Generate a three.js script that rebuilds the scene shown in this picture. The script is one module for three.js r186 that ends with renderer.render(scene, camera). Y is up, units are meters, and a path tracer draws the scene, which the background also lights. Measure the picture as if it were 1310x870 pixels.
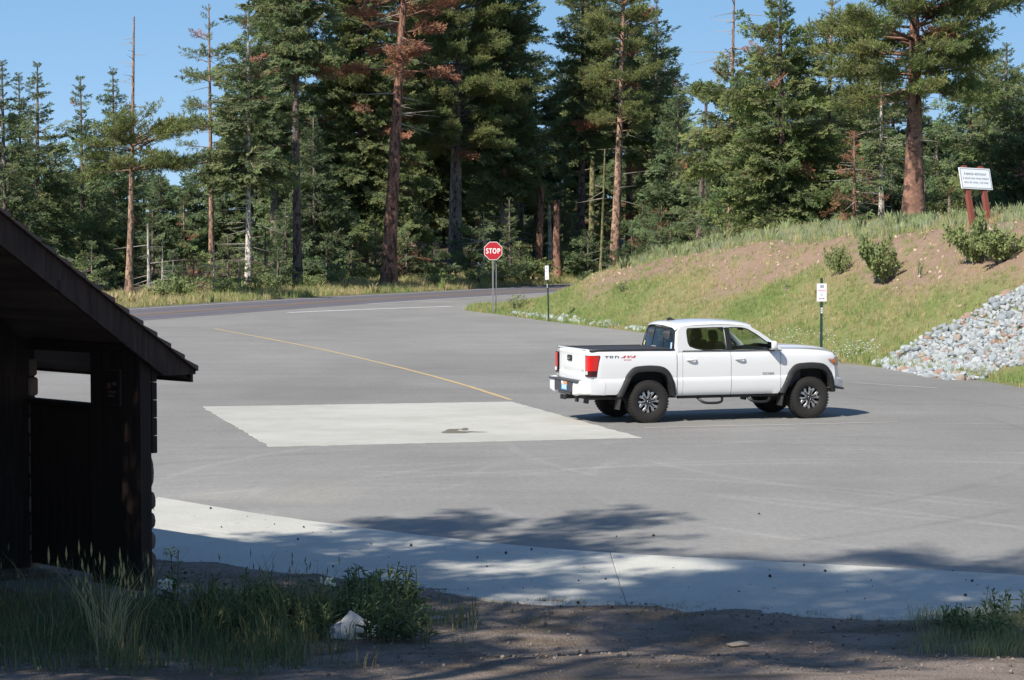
import * as THREE from 'three';
import { mergeGeometries, mergeVertices, toCreasedNormals } from 'three/addons/utils/BufferGeometryUtils.js';
import { RoundedBoxGeometry } from 'three/addons/geometries/RoundedBoxGeometry.js';
import { TextGeometry } from 'three/addons/geometries/TextGeometry.js';
import { FontLoader } from 'three/addons/loaders/FontLoader.js';

// ---------- camera, sky, sun, exposure ----------
const scene = new THREE.Scene();
const camera = new THREE.PerspectiveCamera(17.06, 1310 / 870, 0.5, 6000);
camera.position.set(0, 3.4, 0);
camera.rotation.set(-0.0459, 0, 0);
const renderer = new THREE.WebGLRenderer({ antialias: true });
renderer.toneMapping = THREE.LinearToneMapping;
renderer.toneMappingExposure = 1.2;
renderer.shadowMap.enabled = true;
const SUN = new THREE.Vector3(-0.45, 0.68, 0.576).normalize();
const sun = new THREE.DirectionalLight(new THREE.Color(1.0, 0.945, 0.86), 5.0);
sun.position.copy(SUN).multiplyScalar(120).add(new THREE.Vector3(0, 0, -60));
sun.target.position.set(0, 0, -60);
sun.castShadow = true; sun.shadow.mapSize.set(4096, 4096); sun.shadow.radius = 1;
Object.assign(sun.shadow.camera, { left: -120, right: 120, top: 120, bottom: -120, near: 1, far: 400 });
scene.add(sun, sun.target);
{ // clear mountain sky: pale near the horizon, deeper overhead, a broad glow about the sun
  const W = 512, H = 256, data = new Float32Array(W * H * 4), v = new THREE.Vector3();
  for (let j = 0; j < H; j++) for (let i = 0; i < W; i++) {
    const el = ((j + 0.5) / H - 0.5) * Math.PI, az = ((i + 0.5) / W - 0.5) * Math.PI * 2;
    v.set(Math.cos(el) * Math.cos(az), Math.sin(el), Math.cos(el) * Math.sin(az));
    const e = Math.max(0, Math.sin(el)), k = Math.exp(-e / 0.3), k2 = Math.exp(-e / 0.05);
    const c = Math.max(0, v.dot(SUN)), glow = 0.10 * Math.pow(c, 10) + 0.3 * Math.pow(c, 90);
    const o = (j * W + i) * 4;
    data[o] = 0.06 + 0.20 * k + 0.22 * k2 + glow;
    data[o + 1] = 0.115 + 0.415 * k + 0.15 * k2 + glow * 0.97;
    data[o + 2] = 0.265 + 0.60 * k + glow * 0.9;
    data[o + 3] = 1;
  }
  const sky = new THREE.DataTexture(data, W, H, THREE.RGBAFormat, THREE.FloatType);
  sky.mapping = THREE.EquirectangularReflectionMapping; sky.magFilter = sky.minFilter = THREE.LinearFilter; sky.needsUpdate = true;
  scene.background = sky; scene.environment = sky;
}

// ---------- helpers ----------
function rng(seed) { let s = seed >>> 0; return () => { s = (s + 0x6D2B79F5) >>> 0; let t = Math.imul(s ^ (s >>> 15), 1 | s); t = (t + Math.imul(t ^ (t >>> 7), 61 | t)) ^ t; return ((t ^ (t >>> 14)) >>> 0) / 4294967296; }; }
function hash2(x, y) { let h = Math.imul(x, 374761393) + Math.imul(y, 668265263) | 0; h = Math.imul(h ^ (h >>> 13), 1274126177); return ((h ^ (h >>> 16)) >>> 0) / 4294967296; }
function noise(x, y) { const xi = Math.floor(x), yi = Math.floor(y); let u = x - xi, v = y - yi; u = u * u * (3 - 2 * u); v = v * v * (3 - 2 * v);
  const a = hash2(xi, yi), b = hash2(xi + 1, yi), c = hash2(xi, yi + 1), d = hash2(xi + 1, yi + 1); return a + (b - a) * u + (c - a) * v + (a - b - c + d) * u * v; }
function fbm(x, y, o = 4) { let s = 0, a = 0.5, t = 0; for (let i = 0; i < o; i++) { s += a * noise(x, y); t += a; x = x * 2.03 + 17.3; y = y * 2.03 + 5.1; a *= 0.5; } return s / t; }
const lerp = (a, b, t) => a + (b - a) * t, clamp = (x, a = 0, b = 1) => Math.min(b, Math.max(a, x));
const sstep = (a, b, x) => { const t = clamp((x - a) / (b - a)); return t * t * (3 - 2 * t); };
const V = (x, y, z) => new THREE.Vector3(x, y, z), rgb = (r, g, b) => new THREE.Color().setRGB(r, g, b);
const taken = new Map();
function numbered(name) { const n = taken.get(name) || 0; taken.set(name, n + 1); return n ? name + '_' + String(n).padStart(3, '0') : name; }
function shade(o) { o.traverse((m) => { if (m.isMesh) { m.castShadow = true; m.receiveShadow = true; } }); return o; }
function mesh(name, geo, mat, parent) { const m = new THREE.Mesh(geo, mat); m.name = parent ? name : numbered(name); m.castShadow = m.receiveShadow = true; (parent || scene).add(m); return m; }
function thing(name, label, category, pos = [0, 0, 0], turn = 0, group) { const g = new THREE.Group(); g.name = numbered(name); g.position.set(...pos); g.rotation.y = turn; g.userData = { label, category }; if (group) g.userData.group = group; scene.add(g); return g; }
function tag(o, label, category, group) { Object.assign(o.userData, { label, category }); if (group) o.userData.group = group; return o; }
function struct(name, geo, mat) { const m = mesh(name, geo, mat); m.userData.kind = 'structure'; return m; }
function inst(name, geo, mat, mats, cols, parent) { const m = new THREE.InstancedMesh(geo, mat, mats.length); mats.forEach((x, i) => m.setMatrixAt(i, x)); if (cols) cols.forEach((c, i) => m.setColorAt(i, c)); m.name = parent ? name : numbered(name); m.castShadow = m.receiveShadow = true; m.userData.kind = 'stuff'; (parent || scene).add(m); return m; }
function geoFrom(pos, idx, uv, col) { const g = new THREE.BufferGeometry(); g.setAttribute('position', new THREE.Float32BufferAttribute(pos, 3)); if (uv) g.setAttribute('uv', new THREE.Float32BufferAttribute(uv, 2)); if (col) g.setAttribute('color', new THREE.Float32BufferAttribute(col, 3)); g.setIndex(idx); g.computeVertexNormals(); return g; }
// a grid surface f(u, v) -> [x, y, z], u and v taken from lists; degenerate faces are dropped
function grid(us, vs, f, crease) { const P = [], I = [], uv = []; const n = vs.length;
  us.forEach((u, i) => vs.forEach((v, j) => { P.push(...f(u, v)); uv.push(i / (us.length - 1), j / (n - 1)); }));
  const same = (a, b) => Math.abs(P[a * 3] - P[b * 3]) + Math.abs(P[a * 3 + 1] - P[b * 3 + 1]) + Math.abs(P[a * 3 + 2] - P[b * 3 + 2]) < 1e-5;
  for (let i = 0; i < us.length - 1; i++) for (let j = 0; j < n - 1; j++) { const a = i * n + j, b = a + n, c = b + 1, d = a + 1;
    if (!same(a, b) && !same(b, c) && !same(a, c)) I.push(a, b, c); if (!same(a, c) && !same(c, d) && !same(a, d)) I.push(a, c, d); }
  let g = geoFrom(P, I, uv); if (crease) g = toCreasedNormals(g, crease); return g; }
const range = (a, b, n) => Array.from({ length: n + 1 }, (_, i) => a + (b - a) * i / n);
function box(w, h, d, x = 0, y = 0, z = 0, r = 0) { const g = r ? new RoundedBoxGeometry(w, h, d, 2, r) : new THREE.BoxGeometry(w, h, d); g.translate(x, y, z); return g; }
function merge(list) { return mergeGeometries(list.map((g) => { const q = g.index ? g.toNonIndexed() : g; for (const k of Object.keys(q.attributes)) if (!['position', 'normal', 'uv'].includes(k)) q.deleteAttribute(k); return q; })); }
function rod(a, b, ra, rb, n = 8) { const d = b.clone().sub(a), L = d.length(), g = new THREE.CylinderGeometry(rb, ra, L, n, 1); g.translate(0, L / 2, 0); g.applyQuaternion(new THREE.Quaternion().setFromUnitVectors(V(0, 1, 0), d.normalize())); g.translate(a.x, a.y, a.z); return g; }
function tex(w, h, f, srgb = true) { const data = new Uint8Array(w * h * 4); for (let j = 0; j < h; j++) for (let i = 0; i < w; i++) { const c = f((i + 0.5) / w, (j + 0.5) / h), o = (j * w + i) * 4; data[o] = clamp(c[0]) * 255; data[o + 1] = clamp(c[1]) * 255; data[o + 2] = clamp(c[2]) * 255; data[o + 3] = 255; }
  const t = new THREE.DataTexture(data, w, h); if (srgb) t.colorSpace = THREE.SRGBColorSpace; t.magFilter = THREE.LinearFilter; t.minFilter = THREE.LinearMipmapLinearFilter; t.generateMipmaps = true; t.wrapS = t.wrapT = THREE.RepeatWrapping; t.needsUpdate = true; return t; }
function std(color, roughness = 0.8, extra = {}) { return new THREE.MeshStandardMaterial({ color, roughness, side: THREE.DoubleSide, ...extra }); }
// value noise that wraps, for tiles
function tnoise(u, v, n, seed) { const x = u * n, y = v * n, xi = Math.floor(x), yi = Math.floor(y); let a = x - xi, b = y - yi; a = a * a * (3 - 2 * a); b = b * b * (3 - 2 * b); const h = (i, j) => hash2(((i % n) + n) % n + seed * 131, ((j % n) + n) % n + seed * 57);
  return lerp(lerp(h(xi, yi), h(xi + 1, yi), a), lerp(h(xi, yi + 1), h(xi + 1, yi + 1), a), b); }
const grainTex = tex(512, 512, (u, v) => { const g = 0.5 * tnoise(u, v, 256, 1) + 0.3 * tnoise(u, v, 90, 2) + 0.2 * tnoise(u, v, 20, 3); return [g, g, g]; }, false);
grainTex.repeat.set(1, 1);

// polyline distances on the ground plan; points are [x, depth], depth = -z
function segDist(px, py, a, b) { const dx = b[0] - a[0], dy = b[1] - a[1], t = clamp(((px - a[0]) * dx + (py - a[1]) * dy) / (dx * dx + dy * dy)); return Math.hypot(px - a[0] - t * dx, py - a[1] - t * dy); }
function lineDist(px, py, L) { let m = 1e9; for (let i = 0; i < L.length - 1; i++) m = Math.min(m, segDist(px, py, L[i], L[i + 1])); return m; }
function inside(px, py, L) { let c = false; for (let i = 0, j = L.length - 1; i < L.length; j = i++) if ((L[i][1] > py) !== (L[j][1] > py) && px < (L[j][0] - L[i][0]) * (py - L[i][1]) / (L[j][1] - L[i][1]) + L[i][0]) c = !c; return c; }
function smooth(pts, n) { const c = new THREE.CatmullRomCurve3(pts.map((p) => V(p[0], 0, p[1])), false, 'centripetal'); return c.getPoints(n).map((p) => [p.x, p.z]); }

// ---------- ground plan ----------
const lotEdge = smooth([[24, 5], [17.5, 26], [13.6, 40], [11.4, 50.6], [10.25, 56.3], [8.7, 60.5], [6.7, 69.5], [4.5, 79.5], [1.5, 89.6], [-0.5, 97.4], [-1.75, 101.6], [-2.3, 104], [-2.1, 107], [-0.6, 116.5], [1.5, 125.5], [3.45, 133], [30, 194], [60, 262]], 110);
const hillPoly = [...lotEdge, [400, 262], [400, 5]];
const farEdge = smooth([[-60, -10], [-30, 70], [-20.6, 99], [-17.2, 109], [-12, 123], [-3.67, 141.9], [4.1, 161.5], [14, 187], [40, 254], [60, 306]], 80);
const farPoly = [...farEdge, [60, 900], [-900, 900], [-900, -10]];
const apronFar = smooth([[-13, 36.5], [-8, 32.2], [-4.75, 29.4], [-3.1, 27.5], [-1.0, 25.5], [0, 24.7], [1.0, 24.1], [2.8, 23.4], [4.1, 22.9], [5.6, 22.25], [9, 20.6]], 40);
const apronNear = smooth([[-13, 27], [-6, 25.3], [-2.6, 23.4], [-1.2, 22.4], [0.33, 21.15], [1.2, 20.75], [2.45, 20.55], [3.8, 20.1], [5.0, 19.6], [9, 18.2]], 40);
const dirtPoly = [[-40, 40], [-13, 27], ...apronNear, [9, 18.2], [26, 5], [40, -60], [-40, -60]];
const hash = (x, y) => noise(x, y);
function hillS(x, d) { return inside(x, d, hillPoly) ? lineDist(x, d, lotEdge) : -lineDist(x, d, lotEdge); }
function farS(x, d) { return inside(x, d, farPoly) ? lineDist(x, d, farEdge) : -lineDist(x, d, farEdge); }
function smin(a, b, k) { const h = clamp(0.5 + 0.5 * (b - a) / k); return lerp(b, a, h) - k * h * (1 - h); }
const capT = [[-3, 0.2], [0.5, 0.8], [2.8, 1.3], [5.7, 2.05], [8.4, 2.75], [11.9, 3.4], [17, 3.85], [23, 4.4], [40, 5.4], [90, 6.5]];
function capX(x) { if (x <= capT[0][0]) return capT[0][1]; for (let i = 1; i < capT.length; i++) if (x <= capT[i][0]) return lerp(capT[i - 1][1], capT[i][1], (x - capT[i - 1][0]) / (capT[i][0] - capT[i - 1][0])); return 6.5; }
// the nose of the bank stays low enough for the highway to be seen over it
const noseT = [[-0.02, 0.0326], [-0.005, 0.0303], [0.0155, 0.0262], [0.0276, 0.0214], [0.0362, 0.0162], [0.05, 0.0124], [0.0845, 0.0038], [0.12, -0.05]];
function noseCap(x, d) { const k = x / Math.max(d, 1); let v = noseT[0][1]; for (let i = 1; i < noseT.length; i++) { if (k <= noseT[i][0]) { v = lerp(noseT[i - 1][1], noseT[i][1], clamp((k - noseT[i - 1][0]) / (noseT[i][0] - noseT[i - 1][0]))); break; } v = noseT[i][1]; } return Math.max(0.06, 3.4 - v * d - 0.2); }
function height(x, d) {
  const s = hillS(x, d);
  if (s > -0.6) { if (s < 0.4) return lerp(-0.09, 0.035, (s + 0.6) / 1.0);
    const q = Math.max(0, s - 0.9), bump = (fbm(x * 0.35, d * 0.35, 4) - 0.5) * 0.7 * sstep(0.6, 4, s) + (fbm(x * 1.4, d * 1.4, 3) - 0.5) * 0.22 * sstep(0.5, 2, s);
    const top = Math.min(capX(x) + 0.35 * clamp((85 - d) / 20), noseCap(x, d));
    return 0.035 + smin(0.56 * q, top, Math.min(1.0, 0.15 + top * 0.4)) + bump * Math.min(1, top / 3) + 0.12 * Math.exp(-s * 3); }
  const f = farS(x, d);
  if (f > -0.6) { if (f < 0.4) return lerp(-0.09, 0.03, (f + 0.6) / 1.0);
    const rise = x < -6 ? lerp(0.035, 0.11, clamp((x + 20) / 14)) : lerp(0.11, 0.2, clamp((x + 6) / 9));
    return 0.03 + smin(rise * (f - 0.4), 2.6 + 0.5 * clamp((x + 20) / 24), 1) + (fbm(x * 0.3, d * 0.3, 4) - 0.5) * 0.5 * sstep(1, 6, f); }
  if (d < 45 && inside(x, d, dirtPoly)) { const s2 = lineDist(x, d, apronNear); if (d > 26) return -0.05;
    return 0.01 + 0.02 * sstep(0, 0.6, s2) + (fbm(x * 1.1, d * 1.1, 4) - 0.5) * 0.11 * sstep(0, 0.8, s2 + 0.15) + 0.085 * Math.max(0, 18.3 - d) + (fbm(x * 4, d * 4, 2) - 0.5) * 0.03; }
  if (d < 45) { const s2 = lineDist(x, d, apronNear); if (s2 < 0.5) return lerp(0.01, -0.14, s2 / 0.5); }
  return -0.14;
}
{ // terrain: one sheet, fine near the lot and coarse out to the horizon
  const xs = [], ds = [];
  for (let x = -24; x <= 30; x += 0.4) xs.push(x);
  for (let k = 1, s = 0.6; k <= 46; k++, s *= 1.155) { xs.unshift(xs[0] - s); xs.push(xs[xs.length - 1] + s); }
  for (let d = 14; d < 24; d += 0.16) ds.push(d);
  for (let d = 24; d < 48; d += 0.8) ds.push(d);
  for (let d = 48; d < 170; d += 0.5) ds.push(d);
  for (let k = 1, s = 0.7; k <= 46; k++, s *= 1.155) { ds.push(ds[ds.length - 1] + s); ds.unshift(ds[0] - Math.min(s, 60)); }
  const P = [], C = [], I = [], U = [], n = xs.length;
  const mix3 = (a, b, t) => [lerp(a[0], b[0], t), lerp(a[1], b[1], t), lerp(a[2], b[2], t)];
  for (const d of ds) for (const x of xs) {
    const far = Math.abs(x) > 150 || d > 330 || d < -60;
    const y = far ? (d < 60 ? -0.2 : 2) : height(x, d); P.push(x, y, -d); U.push(x / 2.2, d / 2.2);
    let c = [0.16, 0.13, 0.075];
    if (!far) { const s = hillS(x, d), f = farS(x, d);
      const n1 = fbm(x * 0.5, d * 0.25, 4), n2 = fbm(x * 1.3 + 40, d * 0.8, 4), n3 = fbm(x * 0.22 + 9, d * 0.16, 3);
      if (s > -0.6) {
        const grass = mix3([0.38, 0.35, 0.15], [0.25, 0.31, 0.085], sstep(0.35, 0.65, n1)), soil = mix3([0.50, 0.345, 0.245], [0.43, 0.29, 0.19], n2), top = mix3([0.26, 0.30, 0.15], [0.20, 0.265, 0.13], n2);
        const bare = sstep(3.2, 5.0, s + (n3 - 0.5) * 3.5) * (1 - sstep(7.2, 9, s + (n1 - 0.5) * 3)) * sstep(0.25, 0.5, n2 + 0.12);
        c = mix3(grass, top, sstep(6.5, 9, s + (n1 - 0.5) * 2)); c = mix3(c, soil, clamp(bare * 1.1));
        const slip = sstep(0.6, 0.68, n3) * (1 - sstep(4, 6, s)) * 0.8; c = mix3(c, [0.43, 0.31, 0.20], slip);
      } else if (f > -0.6) { const verge = mix3([0.30, 0.27, 0.12], [0.2, 0.23, 0.08], n1), duff = mix3([0.13, 0.085, 0.05], [0.10, 0.10, 0.04], n2); c = mix3(verge, duff, sstep(4, 8, f + (n1 - 0.5) * 4)); }
      else { const dirt = mix3([0.40, 0.315, 0.255], [0.29, 0.225, 0.18], sstep(0.3, 0.7, fbm(x * 1.7, d * 2.4, 4))), litter = [0.17, 0.125, 0.075]; c = mix3(dirt, litter, sstep(0.54, 0.66, fbm(x * 2.3 + 7, d * 3 + 3, 4)) * 0.75); }
    }
    C.push(...c);
  }
  for (let j = 0; j < ds.length - 1; j++) for (let i = 0; i < n - 1; i++) { const a = j * n + i, b = a + 1, c = a + n, e = c + 1; I.push(a, b, e, a, e, c); }
  const map = tex(512, 512, (u, v) => { const g = 0.72 + 0.28 * (0.45 * tnoise(u, v, 200, 4) + 0.35 * tnoise(u, v, 70, 5) + 0.2 * tnoise(u, v, 24, 6)) + (tnoise(u, v, 256, 8) > 0.93 ? 0.12 : 0) - (tnoise(u, v, 180, 9) > 0.9 ? 0.16 : 0); return [g, g, g]; });
  const bump = grainTex.clone(); bump.repeat.set(1.3, 1.3); bump.needsUpdate = true;
  struct('ground', geoFrom(P, I, U, C), std(0xffffff, 0.97, { vertexColors: true, map, bumpMap: bump, bumpScale: 0.03 }));
}
// flat sheets cut from a plan outline; uv in metres
function sheet(poly, y, holes) { const s = new THREE.Shape(poly.map((p) => new THREE.Vector2(p[0], p[1]))); if (holes) for (const h of holes) s.holes.push(new THREE.Path(h.map((p) => new THREE.Vector2(p[0], p[1])))); const g = new THREE.ShapeGeometry(s); g.rotateX(-Math.PI / 2); g.translate(0, y, 0); return g; }
function slab(poly, y, t, bevel = 0.012) { const s = new THREE.Shape(poly.map((p) => new THREE.Vector2(p[0], p[1]))); const g = new THREE.ExtrudeGeometry(s, { depth: t - bevel, bevelEnabled: true, bevelThickness: bevel, bevelSize: bevel, bevelOffset: -bevel, bevelSegments: 2 }); g.rotateX(-Math.PI / 2); g.translate(0, y - t, 0); return g; }
{ // asphalt car park
  const X0 = -34, X1 = 34, D0 = 18, D1 = 134;
  const arcs = [[6, 20, 14, 1], [9.5, 31, 8.5, 1], [3, 25, 12, -1], [14, 38, 12.5, 1], [-2, 22, 9, 1], [2, 66, 22, -1], [7, 30, 10.4, 1], [-8, 40, 17, -1], [5, 28, 6.4, 1]];
  const map = tex(2048, 2048, (u, v) => { const x = lerp(X0, X1, u), d = lerp(D0, D1, v);
    let g = 0.532 + (fbm(x * 0.16, d * 0.1, 4) - 0.5) * 0.12 + (fbm(x * 1.1, d * 0.5 + 30, 3) - 0.5) * 0.035 + (hash2(Math.floor(u * 2048), Math.floor(v * 2048)) - 0.5) * 0.045;
    g += (fbm(x * 0.25 + 3, d * 1.9, 2) - 0.5) * 0.03;                                              // paver drag lines across the lot
    for (const a of arcs) { const r = Math.hypot(x - a[0], d - a[1]); const q = Math.abs(r - a[2]), k = sstep(0.14, 0.03, q) + sstep(0.14, 0.03, Math.abs(r - a[2] - 1.6)); if (k > 0) g += a[3] * 0.026 * k * sstep(0.35, 0.65, fbm(x * 0.7, d * 0.7 + 50, 2)); }
    const dust = sstep(0.55, 0.75, fbm(x * 0.35 + 60, d * 0.3, 4)) * sstep(34, 26, d) * 0.05;
    return [g + dust + 0.014, g + 0.004 + dust * 0.8, g - 0.016 + dust * 0.4]; });
  map.wrapS = map.wrapT = THREE.ClampToEdgeWrapping;
  const nearX = (x) => { for (let i = 0; i < apronFar.length - 1; i++) if (x <= apronFar[i + 1][0]) return lerp(apronFar[i][1], apronFar[i + 1][1], clamp((x - apronFar[i][0]) / (apronFar[i + 1][0] - apronFar[i][0]))) - 0.4; return 20.2; };
  const g = grid(range(-60, 26, 172), range(0, 1, 40), (x, t) => [x, 0, -lerp(nearX(x), 190, t * t)]);
  { const p = g.attributes.position, uv = g.attributes.uv; for (let i = 0; i < p.count; i++) uv.setXY(i, (p.getX(i) - X0) / (X1 - X0), (-p.getZ(i) - D0) / (D1 - D0)); }
  const bump = grainTex.clone(); bump.repeat.set(70, 118); bump.needsUpdate = true;
  struct('parking_lot', g, std(0xffffff, 0.88, { map, bumpMap: bump, bumpScale: 0.003 }));
}
function strip(line, w, y, jitter = 0) { const P = [], I = [], U = []; line.forEach((p, i) => { const a = line[Math.max(0, i - 1)], b = line[Math.min(line.length - 1, i + 1)], L = Math.hypot(b[0] - a[0], b[1] - a[1]), nx = -(b[1] - a[1]) / L, ny = (b[0] - a[0]) / L; const w1 = w / 2 + (noise(i * 1.7, 3) - 0.5) * jitter, w2 = w / 2 + (noise(i * 1.7, 9) - 0.5) * jitter; P.push(p[0] + nx * w1, y, -(p[1] + ny * w1), p[0] - nx * w2, y, -(p[1] - ny * w2)); U.push(0, i / 4, 1, i / 4); if (i) { const k = i * 2; I.push(k - 2, k - 1, k + 1, k - 2, k + 1, k); } }); return geoFrom(P, I, U); }
{ // the highway beyond, a darker two-lane strip with centre and fog lines
  const off = (L, o) => L.map((p, i) => { const a = L[Math.max(0, i - 1)], b = L[Math.min(L.length - 1, i + 1)], l = Math.hypot(b[0] - a[0], b[1] - a[1]); return [p[0] + (b[1] - a[1]) / l * o, p[1] - (b[0] - a[0]) / l * o]; });
  const road = off(farEdge, 3.95);
  const map = tex(256, 1024, (u, v) => { const w = sstep(0.09, 0.02, Math.abs(u - 0.16)) + sstep(0.09, 0.02, Math.abs(u - 0.36)) + sstep(0.09, 0.02, Math.abs(u - 0.64)) + sstep(0.09, 0.02, Math.abs(u - 0.84)); const g = 0.41 + (fbm(u * 14, v * 60, 3) - 0.5) * 0.12 - 0.03 * w; return [g + 0.01, g - 0.005, g + 0.015]; });
  struct('road', strip(road, 7.9, 0.005), std(0xffffff, 0.9, { map }));
  const yl = std(rgb(0.42, 0.24, 0.07), 0.8), wl = std(rgb(0.55, 0.55, 0.52), 0.8);
  struct('yellow_centre_line', strip(off(farEdge, 4.55), 0.13, 0.01), yl);
  const y2 = struct('yellow_centre_line', strip(off(farEdge, 4.9), 0.13, 0.01), yl);
  struct('white_edge_line', strip(off(farEdge, 1.0), 0.16, 0.01), wl);
  struct('white_edge_line', strip(off(farEdge, 8.15).filter((p) => p[1] > 112), 0.5, 0.011), std(rgb(0.36, 0.36, 0.35), 0.9));
  const worn = (r, g, b, k, s) => { const t = tex(64, 1024, (u, v) => { const w = sstep(k - 0.12, k + 0.12, fbm(u * 3 + s, v * 70, 4)); return [lerp(r, 0.66, w), lerp(g, 0.65, w), lerp(b, 0.67, w)]; }); return std(0xffffff, 0.85, { map: t }); };
  const U = (g) => g;
  struct('yellow_bay_line', U(strip(smooth([[-10.9, 83], [-6.07, 69], [-3.17, 59.4], [-1.16, 51.9], [-0.02, 46.9]], 60), 0.11, 0.005, 0.03)), worn(0.80, 0.68, 0.42, 0.62, 1));
  struct('white_stop_line', strip(smooth([[-9.9, 100.4], [-7.0, 104.6], [-2.9, 109.4]], 30), 0.5, 0.006, 0.12), worn(0.86, 0.86, 0.85, 0.55, 2));
  struct('white_bay_line', strip(range(0, 1, 30).map((t) => [lerp(2.35, 7.05, t), lerp(40.05, 41.3, t)]), 0.1, 0.005, 0.03), worn(0.76, 0.71, 0.63, 0.45, 3));
  struct('white_bay_line', strip(range(0, 1, 30).map((t) => [lerp(7.9, 9.5, t), lerp(52.4, 50.6, t)]), 0.1, 0.005, 0.03), worn(0.76, 0.75, 0.74, 0.5, 4));
  struct('white_bay_line', strip(range(0, 1, 30).map((t) => [lerp(1.2, 2.2, t), lerp(44.4, 43.6, t)]), 0.1, 0.005, 0.03), worn(0.72, 0.68, 0.6, 0.5, 5));
}
const concreteMat = (w, h, sc, tone, oil) => { const t = tex(1024, 1024, (u, v) => { const x = u * w, d = v * h; let g = tone + (fbm(x * 0.5 + sc, d * 0.7, 4) - 0.5) * 0.09 + (fbm(x * 3 + sc, d * 3, 3) - 0.5) * 0.05 + (hash2(Math.floor(u * 1024), Math.floor(v * 1024 + sc * 7)) - 0.5) * 0.05;
    const sp = noise(x * 22 + sc, d * 22); if (sp > 0.93) g -= 0.12 * (sp - 0.93) / 0.07;
    let c = [g + 0.012, g + 0.003, g - 0.036]; const o = oil ? oil(u, v) : 0; return o ? c.map((q, i) => lerp(q, [0.40, 0.38, 0.31][i], o)) : c; }); t.wrapS = t.wrapT = THREE.ClampToEdgeWrapping; const b = grainTex.clone(); b.repeat.set(w, h); b.needsUpdate = true; return std(0xffffff, 0.9, { map: t, bumpMap: b, bumpScale: 0.004 }); };
function planUV(g, x0, x1, d0, d1) { const p = g.attributes.position, uv = g.attributes.uv; for (let i = 0; i < p.count; i++) uv.setXY(i, (p.getX(i) - x0) / (x1 - x0), (-p.getZ(i) - d0) / (d1 - d0)); return g; }
{ // concrete pad, ragged where it meets the asphalt
  const c = [[-6.16, 45.0], [0.0, 46.35], [2.17, 38.1], [-3.9, 36.45]], poly = []; const R = rng(5);
  for (let k = 0; k < 4; k++) { const a = c[k], b = c[(k + 1) % 4]; for (let i = 0; i < 40; i++) { const t = i / 40; poly.push([lerp(a[0], b[0], t) + (R() - 0.5) * 0.05, lerp(a[1], b[1], t) + (R() - 0.5) * 0.06]); } }
  const oil = (u, v) => { const x = lerp(-6.2, 2.2, u), d = lerp(36.4, 46.4, v), q = fbm(x * 2.2, d * 1.6, 4) - 0.5; const e1 = Math.hypot((x + 0.95) / 0.26, (d - 39.3) / 0.5) + q * 1.3, e2 = Math.hypot((x + 0.72) / 0.36, (d - 39.15) / 0.12) + q, e3 = Math.hypot((x + 0.82) / 0.07, (d - 39.75) / 0.3) + q, hole = Math.hypot((x + 0.75) / 0.18, (d - 39.5) / 0.2) + q * 0.8; return Math.max(sstep(1, 0.8, e1) * sstep(0.75, 1.0, hole), sstep(1, 0.8, e2), sstep(1, 0.8, e3)) * 0.85; };
  struct('concrete_pad', planUV(slab(poly, 0.008, 0.1, 0.004), -6.2, 2.2, 36.4, 46.4), concreteMat(8.4, 10, 3, 0.72, oil));
  // apron in front of the toilet building: slabs with open joints
  const m = concreteMat(18, 12, 8, 0.745); const lerpL = (L, t) => { const f = clamp(t) * (L.length - 1), i = Math.min(L.length - 2, Math.floor(f)); return [lerp(L[i][0], L[i + 1][0], f - i), lerp(L[i][1], L[i + 1][1], f - i)]; };
  const near = apronNear.map((p) => [p[0] - 0.1, p[1] - 0.5]);
  const g0 = new THREE.Group(); g0.name = 'concrete_apron'; g0.userData.kind = 'structure'; scene.add(g0);
  const cuts = [0, 0.22, 0.42, 0.585, 0.76, 1];
  const tOf = (L, x) => { let b = 0, m2 = 1e9; for (let i = 0; i <= 400; i++) { const p = lerpL(L, i / 400), q = Math.abs(p[0] - x); if (q < m2) { m2 = q; b = i / 400; } } return b; };
  const joints = [-13, -8, -4.6, 1.05, 5.4, 9];
  for (let k = 0; k < joints.length - 1; k++) { const gap = 0.0018, A = [], B = []; for (let i = 0; i <= 24; i++) { const x = lerp(joints[k] + gap, joints[k + 1] - gap, i / 24); A.push(lerpL(apronFar, tOf(apronFar, x))); B.push(lerpL(near, tOf(near, x))); }
    A.forEach((p, i) => { p[0] = lerp(joints[k] + gap, joints[k + 1] - gap, i / 24); B[i][0] = p[0] + (B[i][1] - p[1]) * 0.0; });
    const mid = A.map((p, i) => [p[0], lerp(p[1], B[i][1], k < 3 ? 0.44 : 0.62)]);
    const y = 0.022 + 0.006 * hash2(k, 4);
    mesh('slab', planUV(slab([...A, ...mid.map((p) => [p[0], p[1] + 0.007]).reverse()].reverse(), y, 0.12), -13, 9, 17, 37), m, g0);
    mesh('slab', planUV(slab([...mid.map((p) => [p[0], p[1] - 0.007]), ...B.reverse()].reverse(), y + 0.004, 0.12), -13, 9, 17, 37), m, g0); }
}

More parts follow.
